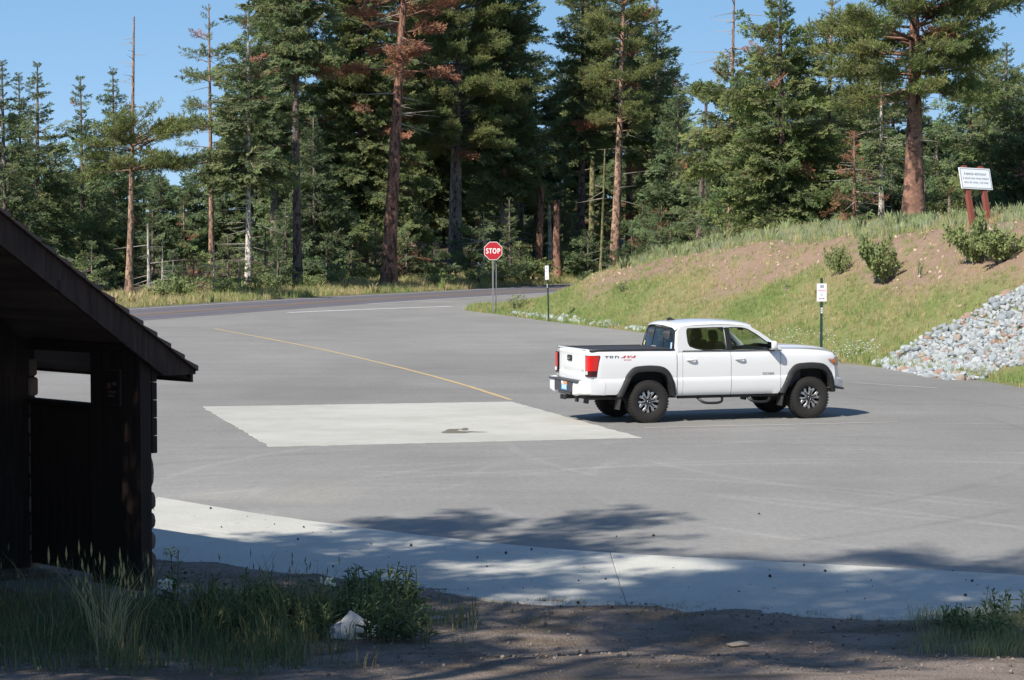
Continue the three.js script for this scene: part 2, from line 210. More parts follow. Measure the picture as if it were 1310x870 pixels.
// ---------- pickup truck: X forward, Y up, Z to its right side; rear axle at the origin ----------
const font = await new FontLoader().loadAsync('fonts/droid/droid_sans_bold.typeface.json');
function text(str, size, depth = 0.004) { const g = new TextGeometry(str, { font, size, depth, curveSegments: 3, bevelEnabled: false }); g.computeBoundingBox(); const b = g.boundingBox; g.translate(-(b.min.x + b.max.x) / 2, -(b.min.y + b.max.y) / 2, 0); return g; }
{
  const T = thing('pickup_truck', 'white four-door pickup truck with black wheel flares parked beside the concrete pad', 'truck', [2.2, 0, -41.95], 0.328);
  const paint = new THREE.MeshPhysicalMaterial({ color: rgb(0.80, 0.80, 0.795), roughness: 0.42, clearcoat: 0.9, clearcoatRoughness: 0.06, side: THREE.DoubleSide });
  const black = std(rgb(0.017, 0.017, 0.018), 0.7), inner = std(rgb(0.055, 0.055, 0.055), 0.9), rubber = std(rgb(0.023, 0.021, 0.0195), 0.93), chrome = std(rgb(0.62, 0.62, 0.63), 0.25, { metalness: 1 }), steel = std(rgb(0.03, 0.03, 0.03), 0.5);
  const glass = new THREE.MeshPhysicalMaterial({ color: rgb(0.72, 0.78, 0.74), roughness: 0.02, transmission: 1, thickness: 0, ior: 1.5, side: THREE.DoubleSide });
  const tint = new THREE.MeshPhysicalMaterial({ color: rgb(0.28, 0.31, 0.30), roughness: 0.02, transmission: 1, thickness: 0, ior: 1.5, side: THREE.DoubleSide });
  const WB = 3.235, R = 0.388;
  // wheel-arch outline round an axle
  const archPts = [[-0.63, 0.5], [-0.53, 0.7], [-0.43, 0.9], [-0.31, 1.015], [-0.14, 1.045], [0.12, 1.045], [0.30, 1.01], [0.41, 0.92], [0.475, 0.78], [0.52, 0.58], [0.53, 0.5]];
  const arch = new THREE.CatmullRomCurve3(archPts.map((p) => V(p[0], p[1], 0)), false, 'centripetal').getPoints(60).map((p) => [p.x, p.y]);
  const archY = (u) => { if (u <= arch[0][0] || u >= arch[60][0]) return 0; for (let i = 0; i < 60; i++) if (u <= arch[i + 1][0]) return lerp(arch[i][1], arch[i + 1][1], (u - arch[i][0]) / (arch[i + 1][0] - arch[i][0] + 1e-9)); return 0; };
  const bot = (X) => Math.max(X < -0.6 ? 0.53 : 0.485, archY(X), archY(X - WB));
  const tab = (t) => (x) => { if (x <= t[0][0]) return t[0][1]; for (let i = 1; i < t.length; i++) if (x <= t[i][0]) { const q = (x - t[i - 1][0]) / (t[i][0] - t[i - 1][0]); return lerp(t[i - 1][1], t[i][1], q); } return t[t.length - 1][1]; };
  const stab = (t) => { const c = new THREE.CatmullRomCurve3(t.map((p) => V(p[0], p[1], 0)), false, 'centripetal').getPoints(60).map((p) => [p.x, p.y]); return tab(c); };
  const top = stab([[-1.2, 1.345], [0, 1.335], [0.55, 1.32], [1.6, 1.30], [2.6, 1.295], [3.0, 1.29], [3.4, 1.27], [3.72, 1.225], [3.92, 1.14]]);
  const sec = tab([[0.4, 0.80], [0.485, 0.865], [0.53, 0.892], [0.6, 0.908], [0.7, 0.916], [0.79, 0.915], [0.815, 0.897], [0.95, 0.904], [1.1, 0.903], [1.2, 0.893], [1.3, 0.876], [1.4, 0.86]]);
  const W = (X, y) => { let w = sec(y); const t = top(X); w -= 0.06 * Math.pow(clamp((y - (t - 0.09)) / 0.09), 2); if (X > 3.35) w -= 0.05 * Math.pow((X - 3.35) / 0.4, 2); if (X < -0.9) w -= 0.06 * Math.pow((-0.9 - X) / 0.27, 2);
    if (X > 2.5 && y < 0.9) w = lerp(w, Math.max(w, 0.9), 0.5); return w; };
  const levels = [0.485, 0.50, 0.52, 0.55, 0.6, 0.66, 0.72, 0.785, 0.80, 0.815, 0.86, 0.92, 0.98, 1.05, 1.1, 1.16, 1.2, 1.24, 1.26, 1.28, 1.29, 1.3, 1.31, 1.32, 1.33, 1.345];
  const wrap = (name, parent, X0, X1, n, sgn, inset = 0.02) => { // a body panel with folded edges
    const xs = [X0, ...range(X0, X1, n), X1], idx = xs.map((x, i) => [x, i === 0 || i === xs.length - 1]);
    const ys = [-1, ...levels, 9];
    const g = grid(idx.map((_, i) => i), ys.map((_, j) => j), (i, j) => { const X = idx[i][0], b = bot(X), t = top(X); const y = clamp(ys[j], b, t); let z = W(X, y); if (idx[i][1] || j === 0 || j === ys.length - 1) z -= inset; return [X, y, sgn * z]; }, 0.5);
    return mesh(name, g, paint, parent); };
  for (const s of [1, -1]) {
    wrap('bed_side', T, -1.135, 0.545, 70, s);
    wrap('cab_corner', T, 0.562, 0.66, 6, s);
    const rd = wrap('door', T, 0.668, 1.625, 24, s), fd = wrap('door', T, 1.637, 2.625, 24, s);
    wrap('fender', T, 2.637, 3.76, 60, s);
    // door handles
    for (const [d, x] of [[rd, 0.83], [fd, 1.80]]) { const y = 1.13, z = W(x, y);
      const cup = new THREE.SphereGeometry(0.06, 14, 10); cup.scale(1.15, 0.62, 0.16); cup.translate(x, y, s * z); mesh('handle_cup', cup, std(rgb(0.55, 0.55, 0.55), 0.5), d);
      const c = new THREE.CatmullRomCurve3([V(x - 0.095, y + 0.005, s * z), V(x - 0.06, y + 0.008, s * (z + 0.035)), V(x + 0.06, y + 0.008, s * (z + 0.038)), V(x + 0.105, y + 0.002, s * z)]); mesh('handle', new THREE.TubeGeometry(c, 14, 0.014, 8), paint, d); }
    // seam of the fuel-door side and lettering
    const place = (g, x, y) => { if (s < 0) g.rotateY(Math.PI); g.translate(x, y, s * (W(x, y) + (s > 0 ? -0.001 : -0.001))); return g; };
    mesh('lettering', place(text('TACOMA', 0.042), 2.38, 0.86), std(rgb(0.30, 0.30, 0.31), 0.35, { metalness: 0.6 }), fd);
    const dec = new THREE.Group(); dec.name = 'decal'; T.add(dec);
    const tilt = (g, x, y) => { g.rotateX(-s * 0.0); return place(g, x, y); };
    const t1 = text('TRD', 0.075, 0.003); t1.scale(1.5, 0.8, 1); mesh('decal_lettering', tilt(t1, s > 0 ? -0.72 : -0.4, 1.205), std(rgb(0.16, 0.16, 0.18), 0.6), dec);
    const t2 = text('4X4', 0.075, 0.003); t2.applyMatrix4(new THREE.Matrix4().makeShear(0, 0, 0.35, 0, 0, 0)); t2.scale(1.55, 0.8, 1); mesh('decal_lettering', tilt(t2, s > 0 ? -0.40 : -0.72, 1.205), std(rgb(0.55, 0.03, 0.03), 0.6), dec);
    const t3 = text('OFF ROAD', 0.022, 0.003); mesh('decal_lettering', tilt(t3, s > 0 ? -0.42 : -0.7, 1.155), std(rgb(0.5, 0.06, 0.05), 0.6), dec);
    // flares
    for (const ax of [0, WB]) {
      const prof = [[0, -0.01], [0.06, 0.022], [0.3, 0.042], [0.75, 0.052], [0.95, 0.05], [1, 0.035], [1.02, -0.12]];
      const g = grid(range(0, 60, 60), prof.map((_, j) => j), (i, j) => { const o = arch[i], cx = -0.03, cy = 0.42, k = prof[j][0] * (0.155 + 0.02 * Math.sin(i / 60 * Math.PI)); const ix = lerp(o[0], cx, k), iy = Math.max(0.47, lerp(o[1], cy, k * 1.02)); const X = ix + ax; return [X, iy, s * (W(Math.min(X, 3.75), Math.max(iy, 0.6)) + prof[j][1])]; }, 0.7);
      mesh('wheel_flare', g, black, T);
      // wheel well
      const well = new THREE.CylinderGeometry(0.52, 0.52, 0.42, 28, 1, true, -Math.PI * 0.62, Math.PI * 1.24); well.rotateX(Math.PI / 2); well.rotateZ(0); const gw = grid(range(0, 60, 30), [0.45, 0.87], (i, z) => { const o = arch[Math.round(i)]; return [lerp(o[0], 0, 0.05) + ax, lerp(o[1], 0.4, 0.05), s * z]; });
      mesh('wheel_well', gw, inner, T);
      // mud flap behind the tyre
      const mf = box(0.02, 0.34, 0.24, 0, 0, 0, 0.006); mf.rotateZ(-0.16); mf.translate(ax - 0.56, 0.42, s * 0.80); mesh('mud_flap', mf, std(rgb(0.03, 0.03, 0.03), 0.7), T);
      // wheel
      const wh = new THREE.Group(); wh.name = 'wheel'; wh.position.set(ax, R, s * 0.78); if (s < 0) wh.rotation.y = Math.PI; T.add(wh);
      const tp = [[0.205, -0.105], [0.24, -0.125], [0.30, -0.133], [0.345, -0.128], [0.372, -0.112], [0.384, -0.09], [0.388, -0.05], [0.389, 0], [0.388, 0.05], [0.384, 0.09], [0.372, 0.112], [0.345, 0.128], [0.30, 0.133], [0.24, 0.125], [0.205, 0.105]];
      const tyre = new THREE.LatheGeometry(tp.map((p) => new THREE.Vector2(p[0], p[1])), 56); tyre.rotateX(Math.PI / 2);
      const lugs = [tyre]; for (let k = 0; k < 44; k++) { const a = k / 44 * Math.PI * 2; for (const [z, w] of [[-0.082, 0.05], [-0.02, 0.045], [0.035, 0.045], [0.088, 0.05]]) { const b = box(0.012, 0.036, w, R - 0.002, 0, z); b.rotateZ(a + (Math.abs(z) < 0.06 ? 0.06 : 0)); lugs.push(b); } const sl = box(0.03, 0.03, 0.012, 0.366, 0, 0.117); sl.rotateZ(a); lugs.push(sl); }
      mesh('tyre', merge(lugs), rubber, wh);
      const barrel = new THREE.LatheGeometry([[0.205, -0.1], [0.198, -0.02], [0.196, 0.06], [0.212, 0.098], [0.222, 0.108], [0.214, 0.112], [0.203, 0.102]].map((p) => new THREE.Vector2(p[0], p[1])), 48); barrel.rotateX(Math.PI / 2);
      const disc = new THREE.CylinderGeometry(0.197, 0.197, 0.01, 32); disc.rotateX(Math.PI / 2); disc.translate(0, 0, 0.0);
      mesh('rim_barrel', merge([barrel, disc]), std(rgb(0.03, 0.03, 0.032), 0.45, { metalness: 0.4 }), wh);
      const spokes = [], pockets = []; for (let k = 0; k < 6; k++) { const a = k / 6 * Math.PI * 2 + 0.26;
        const sh = new THREE.Shape(); [[0.055, -0.03], [0.12, -0.034], [0.165, -0.062], [0.206, -0.07], [0.21, -0.036], [0.18, -0.024], [0.15, 0], [0.18, 0.024], [0.21, 0.036], [0.206, 0.07], [0.165, 0.062], [0.12, 0.034], [0.055, 0.03]].forEach((p, i) => i ? sh.lineTo(...p) : sh.moveTo(...p)); sh.closePath();
        const e = new THREE.ExtrudeGeometry(sh, { depth: 0.03, bevelEnabled: true, bevelSize: 0.005, bevelThickness: 0.006, bevelSegments: 1 }); const p = e.attributes.position; for (let i = 0; i < p.count; i++) { const r = Math.hypot(p.getX(i), p.getY(i)); p.setZ(i, p.getZ(i) + 0.045 + 0.012 * Math.sin(r / 0.21 * 2.6)); } e.computeVertexNormals(); e.rotateZ(a); spokes.push(e);
        const pk = box(0.09, 0.026, 0.008, 0.1, 0, 0.099, 0.004); pk.rotateZ(a); pockets.push(pk); }
      mesh('rim', merge(spokes), std(rgb(0.52, 0.52, 0.53), 0.32, { metalness: 0.85 }), wh);
      const hub = new THREE.CylinderGeometry(0.058, 0.066, 0.035, 24); hub.rotateX(Math.PI / 2); hub.translate(0, 0, 0.085);
      mesh('hub_cap', merge([hub, ...pockets]), std(rgb(0.02, 0.02, 0.021), 0.4), wh);
      const ring = new THREE.TorusGeometry(0.03, 0.004, 6, 20); ring.translate(0, 0, 0.103); mesh('hub_emblem', ring, chrome, wh);
    }
    // greenhouse side frame with two window openings
    const zs = (y) => 0.868 - (y - 1.29) * 0.36;
    const bend = (g, dz = 0) => { const p = g.attributes.position; for (let i = 0; i < p.count; i++) p.setZ(i, s * (zs(p.getY(i)) + dz + p.getZ(i))); return g; };
    const outline = [[0.565, 1.285], [0.575, 1.4], [0.60, 1.56], [0.635, 1.68], [0.70, 1.735], [0.85, 1.762], [1.2, 1.782], [1.6, 1.782], [1.9, 1.765], [2.08, 1.728], [2.25, 1.63], [2.45, 1.49], [2.6, 1.375], [2.67, 1.29]];
    const rw = [[0.80, 1.45], [0.80, 1.62], [0.812, 1.685], [0.84, 1.703], [1.55, 1.712], [1.56, 1.31], [1.08, 1.315], [0.94, 1.34], [0.83, 1.38]];
    const fw = [[1.65, 1.71], [1.92, 1.705], [2.03, 1.675], [2.2, 1.575], [2.38, 1.44], [2.50, 1.345], [2.515, 1.305], [1.65, 1.305]];
    const path = (pts, C) => { const c = new C(); pts.forEach((p, i) => i ? c.lineTo(...p) : c.moveTo(...p)); c.closePath(); return c; };
    const sh = path(outline, THREE.Shape); sh.holes.push(path(rw, THREE.Path), path(fw, THREE.Path));
    const fr = new THREE.ExtrudeGeometry(sh, { depth: 0.03, bevelEnabled: true, bevelSize: 0.008, bevelThickness: 0.008, bevelSegments: 2, bevelOffset: -0.004 }); fr.translate(0, 0, -0.035);
    mesh('cab_frame', bend(fr), paint, T);
    const trimShape = path([[1.555, 1.3], [1.56, 1.715], [1.655, 1.715], [1.655, 1.3]], THREE.Shape); mesh('door_pillar', bend(new THREE.ExtrudeGeometry(trimShape, { depth: 0.02, bevelEnabled: false }), -0.006), black, T);
    const seal = []; for (const pts of [rw, fw]) { const c = new THREE.CatmullRomCurve3(pts.map((p) => V(p[0], p[1], 0)), true, 'catmullrom', 0.1); const g = new THREE.TubeGeometry(c, 60, 0.011, 5, true); seal.push(bend(g, -0.002)); } mesh('window_seal', merge(seal), black, T);
    const pane = (pts, m, d) => mesh('window_glass', bend(new THREE.ShapeGeometry(path(pts, THREE.Shape)), -0.018), m, d); pane(rw, tint, rd); pane(fw, glass, fd);
    // belt moulding, mirror
    const belt = box(1.86, 0.016, 0.012, 1.6, 1.298, s * 0.872, 0.004); mesh('belt_moulding', belt, black, T);
    const mir = new THREE.Group(); mir.name = 'mirror'; T.add(mir);
    const mc = new THREE.SphereGeometry(0.5, 20, 14); { const p = mc.attributes.position; for (let i = 0; i < p.count; i++) { const q = [p.getX(i), p.getY(i), p.getZ(i)].map((v) => Math.sign(v) * Math.pow(Math.abs(v) * 2, 0.62) / 2); p.setXYZ(i, q[0] * 0.14, q[1] * 0.17, q[2] * 0.22); } mc.computeVertexNormals(); } mc.translate(2.42, 1.385, s * 1.0); mesh('mirror_cap', mc, paint, mir);
    mesh('mirror_glass', box(0.006, 0.13, 0.17, 2.349, 1.385, s * 1.0, 0.003), std(rgb(0.5, 0.53, 0.55), 0.06, { metalness: 1 }), mir);
    mesh('mirror_arm', box(0.09, 0.05, 0.14, 2.43, 1.30, s * 0.92, 0.02), black, mir);
    // side step, lamps
    const st = []; const c = new THREE.CatmullRomCurve3([V(1.0, 0.44, s * 0.78), V(1.06, 0.37, s * 0.86), V(1.12, 0.345, s * 0.89), V(1.4, 0.345, s * 0.89), V(1.46, 0.37, s * 0.86), V(1.5, 0.44, s * 0.78)]); st.push(new THREE.TubeGeometry(c, 30, 0.024, 8));
    const c2 = new THREE.CatmullRomCurve3([V(2.0, 0.44, s * 0.78), V(2.05, 0.37, s * 0.86), V(2.12, 0.345, s * 0.89), V(2.35, 0.345, s * 0.89), V(2.41, 0.37, s * 0.86), V(2.46, 0.44, s * 0.78)]); st.push(new THREE.TubeGeometry(c2, 30, 0.024, 8)); st.push(rod(V(0.6, 0.46, s * 0.80), V(2.62, 0.46, s * 0.80), 0.035, 0.035, 10));
    mesh('side_step', merge(st), std(rgb(0.02, 0.02, 0.021), 0.4), T);
    // tail lamp: red above, clear in the lower corner; wraps the rear corner
    const tl = new THREE.Group(); tl.name = 'tail_light'; T.add(tl);
    const lamp = (y0, y1, u0, u1, out) => grid(range(u0, u1, 12), range(y0, y1, 8), (u, y) => { const a = u; let X, z; if (a < 0) { X = -1.168; z = 0.845 + a * 0.15; } else { X = -1.168 + a * 0.17; z = 0.845 + 0.05 * Math.sqrt(clamp(a * 4)); } const k = (y - 0.86) / 0.36; X += (a > 0 ? a * 0.07 * k : 0); return [X - out * 0.7, y, s * (z + out)]; });
    mesh('red_lens', lamp(0.965, 1.235, -0.85, 0.85, 0.014), new THREE.MeshPhysicalMaterial({ color: rgb(0.62, 0.012, 0.012), roughness: 0.12, clearcoat: 1, side: THREE.DoubleSide }), tl);
    mesh('lamp_base', lamp(0.86, 1.245, -0.9, 0.9, 0.004), std(rgb(0.05, 0.008, 0.008), 0.3), tl);
    mesh('clear_lens', lamp(0.90, 0.96, -0.7, 0.0, 0.018), std(rgb(0.75, 0.74, 0.72), 0.15), tl);
  }
  // hood, roof, glass
  const hood = grid(range(2.55, 3.94, 24), range(-1, 1, 24), (X, v) => { const t = top(X), w = W(X, t) + 0.002, c = 1 - Math.pow(Math.abs(v), 2.6); const bulge = 0.022 * (sstep(0.62, 0.45, Math.abs(v))) * sstep(4.0, 3.6, X); const Xc = X + 0.09 * (1 - v * v) * sstep(3.2, 3.94, X) + 0.16 * (1 - v * v) * sstep(2.9, 2.55, X); return [Xc, t + 0.055 * c + bulge - 0.004 - 0.045 * sstep(3.84, 3.94, X), v * w]; }, 0.6); mesh('hood', hood, paint, T);
  for (const s of [1, -1]) mesh('hood_seam', new THREE.TubeGeometry(new THREE.CatmullRomCurve3(range(2.62, 3.7, 8).map((X) => V(X, top(X) + 0.019, s * (W(X, top(X)) - 0.125)))), 30, 0.004, 5), black, T);
  const roofY = stab([[0.58, 1.70], [0.62, 1.742], [0.72, 1.772], [0.95, 1.795], [1.3, 1.808], [1.65, 1.803], [1.95, 1.778], [2.12, 1.738]]);
  mesh('roof', grid(range(0.585, 2.12, 30), range(-1, 1, 28), (X, v) => { const e = roofY(X); const w = 0.70 + 0.012, a = Math.abs(v); const Xb = X - 0.05 * (1 - v * v) * sstep(0.9, 0.585, X) + 0.09 * (1 - v * v) * sstep(1.7, 2.12, X); return [Xb, e + 0.05 * (1 - Math.pow(a, 2.2)) - 0.035 * Math.pow(clamp((a - 0.82) / 0.18), 2), v * w]; }, 0.6), paint, T);
  { const roof = T.children[T.children.length - 1];
    const fin = new THREE.Shape(); fin.moveTo(0, 0); fin.lineTo(0.02, 0.045); fin.quadraticCurveTo(0.05, 0.062, 0.09, 0.045); fin.lineTo(0.2, 0); fin.closePath(); const fg = new THREE.ExtrudeGeometry(fin, { depth: 0.03, bevelEnabled: true, bevelSize: 0.008, bevelThickness: 0.012, bevelSegments: 2 }); fg.translate(0.72, 1.822, -0.015); mesh('antenna_fin', fg, black, roof);
    mesh('high_brake_light', box(0.03, 0.03, 0.3, 0.567, 1.737, 0, 0.008), std(rgb(0.30, 0.30, 0.32), 0.3), roof); }
  mesh('windshield', grid(range(0, 1, 10), range(-1, 1, 16), (t, v) => { const xb = 2.92 - 0.27 * v * v, xt = 2.20 - 0.10 * v * v; return [lerp(xb, xt, t), lerp(1.285, 1.75, t) + 0.03 * (1 - v * v) * t, v * lerp(0.83, 0.69, t)]; }), glass, T);
  mesh('rear_window', grid(range(0, 1, 6), range(-1, 1, 16), (t, v) => [lerp(0.50, 0.575, t) + 0.045 * v * v, lerp(1.305, 1.70, t), v * lerp(0.80, 0.67, t) * 0.97]), tint, T);
  { const rwin = T.children[T.children.length - 1]; const at = (t, v, o) => V(lerp(0.50, 0.575, t) + 0.045 * v * v - o, lerp(1.305, 1.70, t), v * lerp(0.80, 0.67, t) * 0.97);
    const bar = (v0, v1, t0, t1, o = 0.006) => grid(range(t0, t1, 4), range(v0, v1, 8), (t, v) => { const p = at(t, v, o); return [p.x, p.y, p.z]; });
    mesh('window_divider', merge([bar(-0.34, -0.30, 0, 1), bar(0.36, 0.40, 0, 1), bar(-1, 1, 0.95, 1.03), bar(-1, 1, -0.06, 0.03), bar(-1.0, -0.955, 0, 1), bar(0.955, 1.0, 0, 1)]), black, rwin);
    mesh('window_latch', bar(-0.3, 0.02, 0.10, 0.15, 0.009), std(rgb(0.25, 0.25, 0.25), 0.5), rwin);
    mesh('sticker', bar(-0.93, -0.83, 0.12, 0.32, 0.009), std(rgb(0.62, 0.60, 0.28), 0.6), rwin); mesh('sticker', bar(0.82, 0.90, 0.08, 0.36, 0.009), std(rgb(0.45, 0.62, 0.78), 0.6), rwin); }
  // rear cab wall beside and under the window
  for (const s of [1, -1]) mesh('cab_corner', grid(range(1.28, 1.72, 8), range(0, 1, 4), (y, u) => { const t = (y - 1.305) / 0.395; const zi = lerp(0.80, 0.67, t) * 0.955; const zo = 0.866 - (y - 1.29) * 0.36; return [lerp(lerp(0.50, 0.575, t) + 0.045, 0.60 + 0.05 * Math.max(0, t) , u * u), y, s * lerp(zi, zo, u)]; }), paint, T);
  mesh('cab_back', box(0.02, 0.85, 1.7, 0.555, 0.89, 0), paint, T);
  // bed: cover, rails, tailgate
  mesh('bed_cover', grid(range(-1.13, 0.53, 20), range(-1, 1, 20), (X, v) => [X, 1.322 + 0.022 * (1 - Math.pow(Math.abs(v), 6)) + 0.004 * Math.sin(X * 7.5) * (1 - v * v) - 0.01 * sstep(-1.05, -1.13, X), v * 0.83]), std(rgb(0.035, 0.036, 0.04), 0.75), T);
  for (const s of [1, -1]) mesh('bed_rail', box(1.66, 0.022, 0.06, -0.30, 1.332, s * 0.833, 0.008), black, T);
  const tg = mesh('tailgate', grid(range(0.70, 1.35, 26), range(-1, 1, 40), (y, v) => { let X = -1.172 + 0.02 * sstep(1.25, 1.35, y); X -= 0.018 * sstep(1.22, 1.30, y); const rec = sstep(0.06, 0.0, Math.abs(y - 0.93)) * sstep(0.72, 0.62, Math.abs(v)); X += 0.016 * rec; if (y < 0.93) X -= 0.008 * sstep(0.93, 0.90, y); const cv = 0.03 * v * v; return [X + cv, y, v * 0.715]; }, 0.4), paint, T);
  mesh('tailgate_top', box(0.06, 0.02, 1.44, -1.14, 1.343, 0, 0.008), paint, tg);
  mesh('tailgate_handle', box(0.03, 0.105, 0.22, -1.182, 1.165, -0.06, 0.02), black, tg);
  { const e = new THREE.TorusGeometry(0.035, 0.006, 6, 24); e.rotateY(Math.PI / 2); e.scale(1, 0.7, 1.2); e.translate(-1.2, 1.165, -0.06); mesh('emblem', e, chrome, tg); const v6 = text('V6', 0.03, 0.004); v6.rotateY(-Math.PI / 2); v6.translate(-1.172, 0.965, 0.60); mesh('badge', v6, chrome, tg); }
  for (const s of [1, -1]) { mesh('rear_corner', grid(range(0.60, 1.345, 10), range(0, 1, 6), (y, u) => [lerp(-1.16, -1.13, u), y, s * lerp(0.722, W(-1.135, y), Math.pow(u, 0.7))]), paint, T); }
  // rear bumper: white ends, dark step in the middle
  const plan = (v) => { const a = Math.abs(v); return [-1.335 + 0.03 * a * a + 0.17 * Math.pow(clamp((a - 0.86) / 0.14), 2), v * 0.90]; };
  const rb = new THREE.Group(); rb.name = 'rear_bumper'; T.add(rb);
  for (const s of [1, -1]) mesh('bumper_end', merge([grid(range(0.52, 1, 16), [-0.02, 0, 0.02, 0.06, 0.14, 0.2, 0.235, 0.25], (v, y) => { const p = plan(v); const k = clamp((y - 0.14) / 0.11); const inn = y < 0 ? 0.04 : 0; return [p[0] + inn + 0.02 * k * k + (y >= 0.25 ? 0.1 : 0), 0.525 + y + 0.03 * sstep(0.6, 0.9, v), s * p[1] - (y < 0 ? s * 0.01 : 0)]; }), grid(range(0, 1, 6), range(0.525, 0.8, 5), (u, y) => [lerp(-1.135, -0.86, u) - (0) , lerp(y + 0.02, y, u), s * lerp(0.90, W(-0.86, y) + 0.004, u)]).translate(0, 0, 0)]), paint, rb);
  mesh('bumper_step', merge([box(0.2, 0.035, 1.5, -1.245, 0.765, 0, 0.012), box(0.08, 0.2, 0.98, -1.29, 0.655, 0, 0.02), box(0.1, 0.06, 0.62, -1.27, 0.535, 0, 0.02), box(0.06, 0.1, 1.4, -1.22, 0.70, 0, 0.01)]), std(rgb(0.055, 0.055, 0.06), 0.6), rb);
  const plateTex = (() => { const c = document.createElement('canvas'); c.width = 128; c.height = 64; const x = c.getContext('2d'); x.fillStyle = '#e9eef2'; x.fillRect(0, 0, 128, 64); x.fillStyle = '#5aa6dc'; x.fillRect(0, 26, 128, 38); x.fillStyle = '#d79c6a'; x.fillRect(40, 0, 88, 24); x.fillStyle = '#f4f7fa'; x.fillRect(24, 30, 16, 26); x.fillRect(52, 30, 16, 26); x.fillRect(84, 30, 16, 26); const t = new THREE.CanvasTexture(c); t.colorSpace = THREE.SRGBColorSpace; return t; })();
  const pl = new THREE.PlaneGeometry(0.305, 0.155); pl.rotateY(-Math.PI / 2); pl.translate(-1.336, 0.665, 0.06); mesh('license_plate', pl, std(0xffffff, 0.5, { map: plateTex }), rb);
  for (const z of [-0.11, 0.11]) mesh('plate_bolt', box(0.012, 0.02, 0.02, -1.338, 0.70, 0.06 + z), chrome, rb);
  mesh('tow_hitch', merge([box(0.36, 0.075, 0.075, -1.2, 0.455, 0), box(0.04, 0.09, 0.22, -1.33, 0.455, 0, 0.01), box(0.05, 0.06, 0.9, -1.05, 0.46, 0), box(0.05, 0.12, 0.1, -1.2, 0.44, 0.36, 0.01)]), steel, T);
  // underbody, axles, inner shell
  const ub = [box(3.9, 0.16, 1.1, 1.45, 0.52, 0), box(0.5, 0.16, 1.1, -0.9, 0.56, 0), box(1.75, 0.6, 1.6, 1.6, 0.82, 0), box(0.62, 0.5, 1.56, 2.98 - 0.2, 0.85, 0)];
  ub.push(rod(V(0, R, -0.7), V(0, R, 0.7), 0.05, 0.05), rod(V(WB, R, -0.7), V(WB, R, 0.7), 0.04, 0.04)); const diff = new THREE.SphereGeometry(0.14, 14, 10); diff.translate(0, R, 0); ub.push(diff, rod(V(-1.0, 0.45, 0.42), V(0.3, 0.45, 0.42), 0.04, 0.04), rod(V(-0.6, 0.44, 0.5), V(0.7, 0.48, 0.5), 0.03, 0.03), box(1.55, 0.7, 0.9, -0.32, 0.93, 0), box(0.4, 0.7, 1.5, -0.87, 0.95, 0), box(0.7, 0.4, 1.0, WB + 0.3, 0.9, 0));
  mesh('underbody', merge(ub), inner, T);
  // cabin
  const seatM = std(rgb(0.065, 0.065, 0.068), 0.85);
  for (const [x, z] of [[1.75, 0.37], [1.75, -0.37], [0.85, 0.36], [0.85, -0.36]]) { const b = box(0.16, 0.62, 0.5, 0, 0.3, 0, 0.06), h = box(0.11, 0.2, 0.27, -0.01, 0.72, 0, 0.05), q = box(0.5, 0.16, 0.52, 0.28, 0.02, 0, 0.05); const g = merge([b, h, q]); g.rotateZ(0.2); g.translate(x - 0.1, 0.85, z); mesh('seat', g, seatM, T); }
  mesh('dashboard', box(0.45, 0.3, 1.4, 2.55, 1.15, 0, 0.08), seatM, T);
  const sw = new THREE.TorusGeometry(0.18, 0.016, 8, 28); sw.rotateY(Math.PI / 2); sw.rotateZ(0.4); sw.translate(2.22, 1.3, -0.37); mesh('steering_wheel', sw, seatM, T);
  mesh('rear_view_mirror', box(0.03, 0.06, 0.22, 2.22, 1.66, 0, 0.01), seatM, T);
  mesh('cab_lining', grid(range(0.7, 2.05, 6), range(-1, 1, 8), (X, v) => [X, roofY(X) - 0.03 + 0.03 * (1 - v * v), v * 0.68]), std(rgb(0.25, 0.24, 0.22), 0.9), T);
  // front end
  const nose = (v) => { const a = Math.abs(v); return [4.04 - 0.10 * a * a - 0.30 * Math.pow(clamp((a - 0.62) / 0.38), 2.2), v * (0.875 - 0.0 * a)]; };
  const band = (y0, y1, v0, v1, o, lean = 0.06) => grid(range(v0, v1, 26), range(y0, y1, 8), (v, y) => { const p = nose(v); return [p[0] + o - lean * Math.pow((y - 0.7) / 0.4, 2), y, p[1]]; });
  mesh('front_fascia', band(0.72, 1.11, -1, 1, 0), paint, T);
  const fbm_ = mesh('front_bumper', grid(range(-1, 1, 34), [-0.05, 0, 0.03, 0.1, 0.17, 0.2, 0.22], (v, y) => { const p = nose(v); return [p[0] + (y < 0 ? -0.1 : y > 0.21 ? -0.02 : 0.055 + 0.02 * Math.sin(y * 14)), 0.52 + Math.max(y, 0) + (Math.abs(v) > 0.8 ? (Math.abs(v) - 0.8) * 0.3 : 0), p[1] * 1.03]; }), paint, T);
  mesh('bumper_guard', new THREE.TubeGeometry(new THREE.CatmullRomCurve3(range(-0.98, 0.98, 16).map((v) => { const p = nose(v); return V(p[0] + 0.075, 0.53 + (Math.abs(v) > 0.8 ? (Math.abs(v) - 0.8) * 0.3 : 0), p[1] * 1.03); })), 50, 0.02, 7), steel, fbm_);
  mesh('grille', band(0.78, 1.06, -0.5, 0.5, 0.014), black, T);
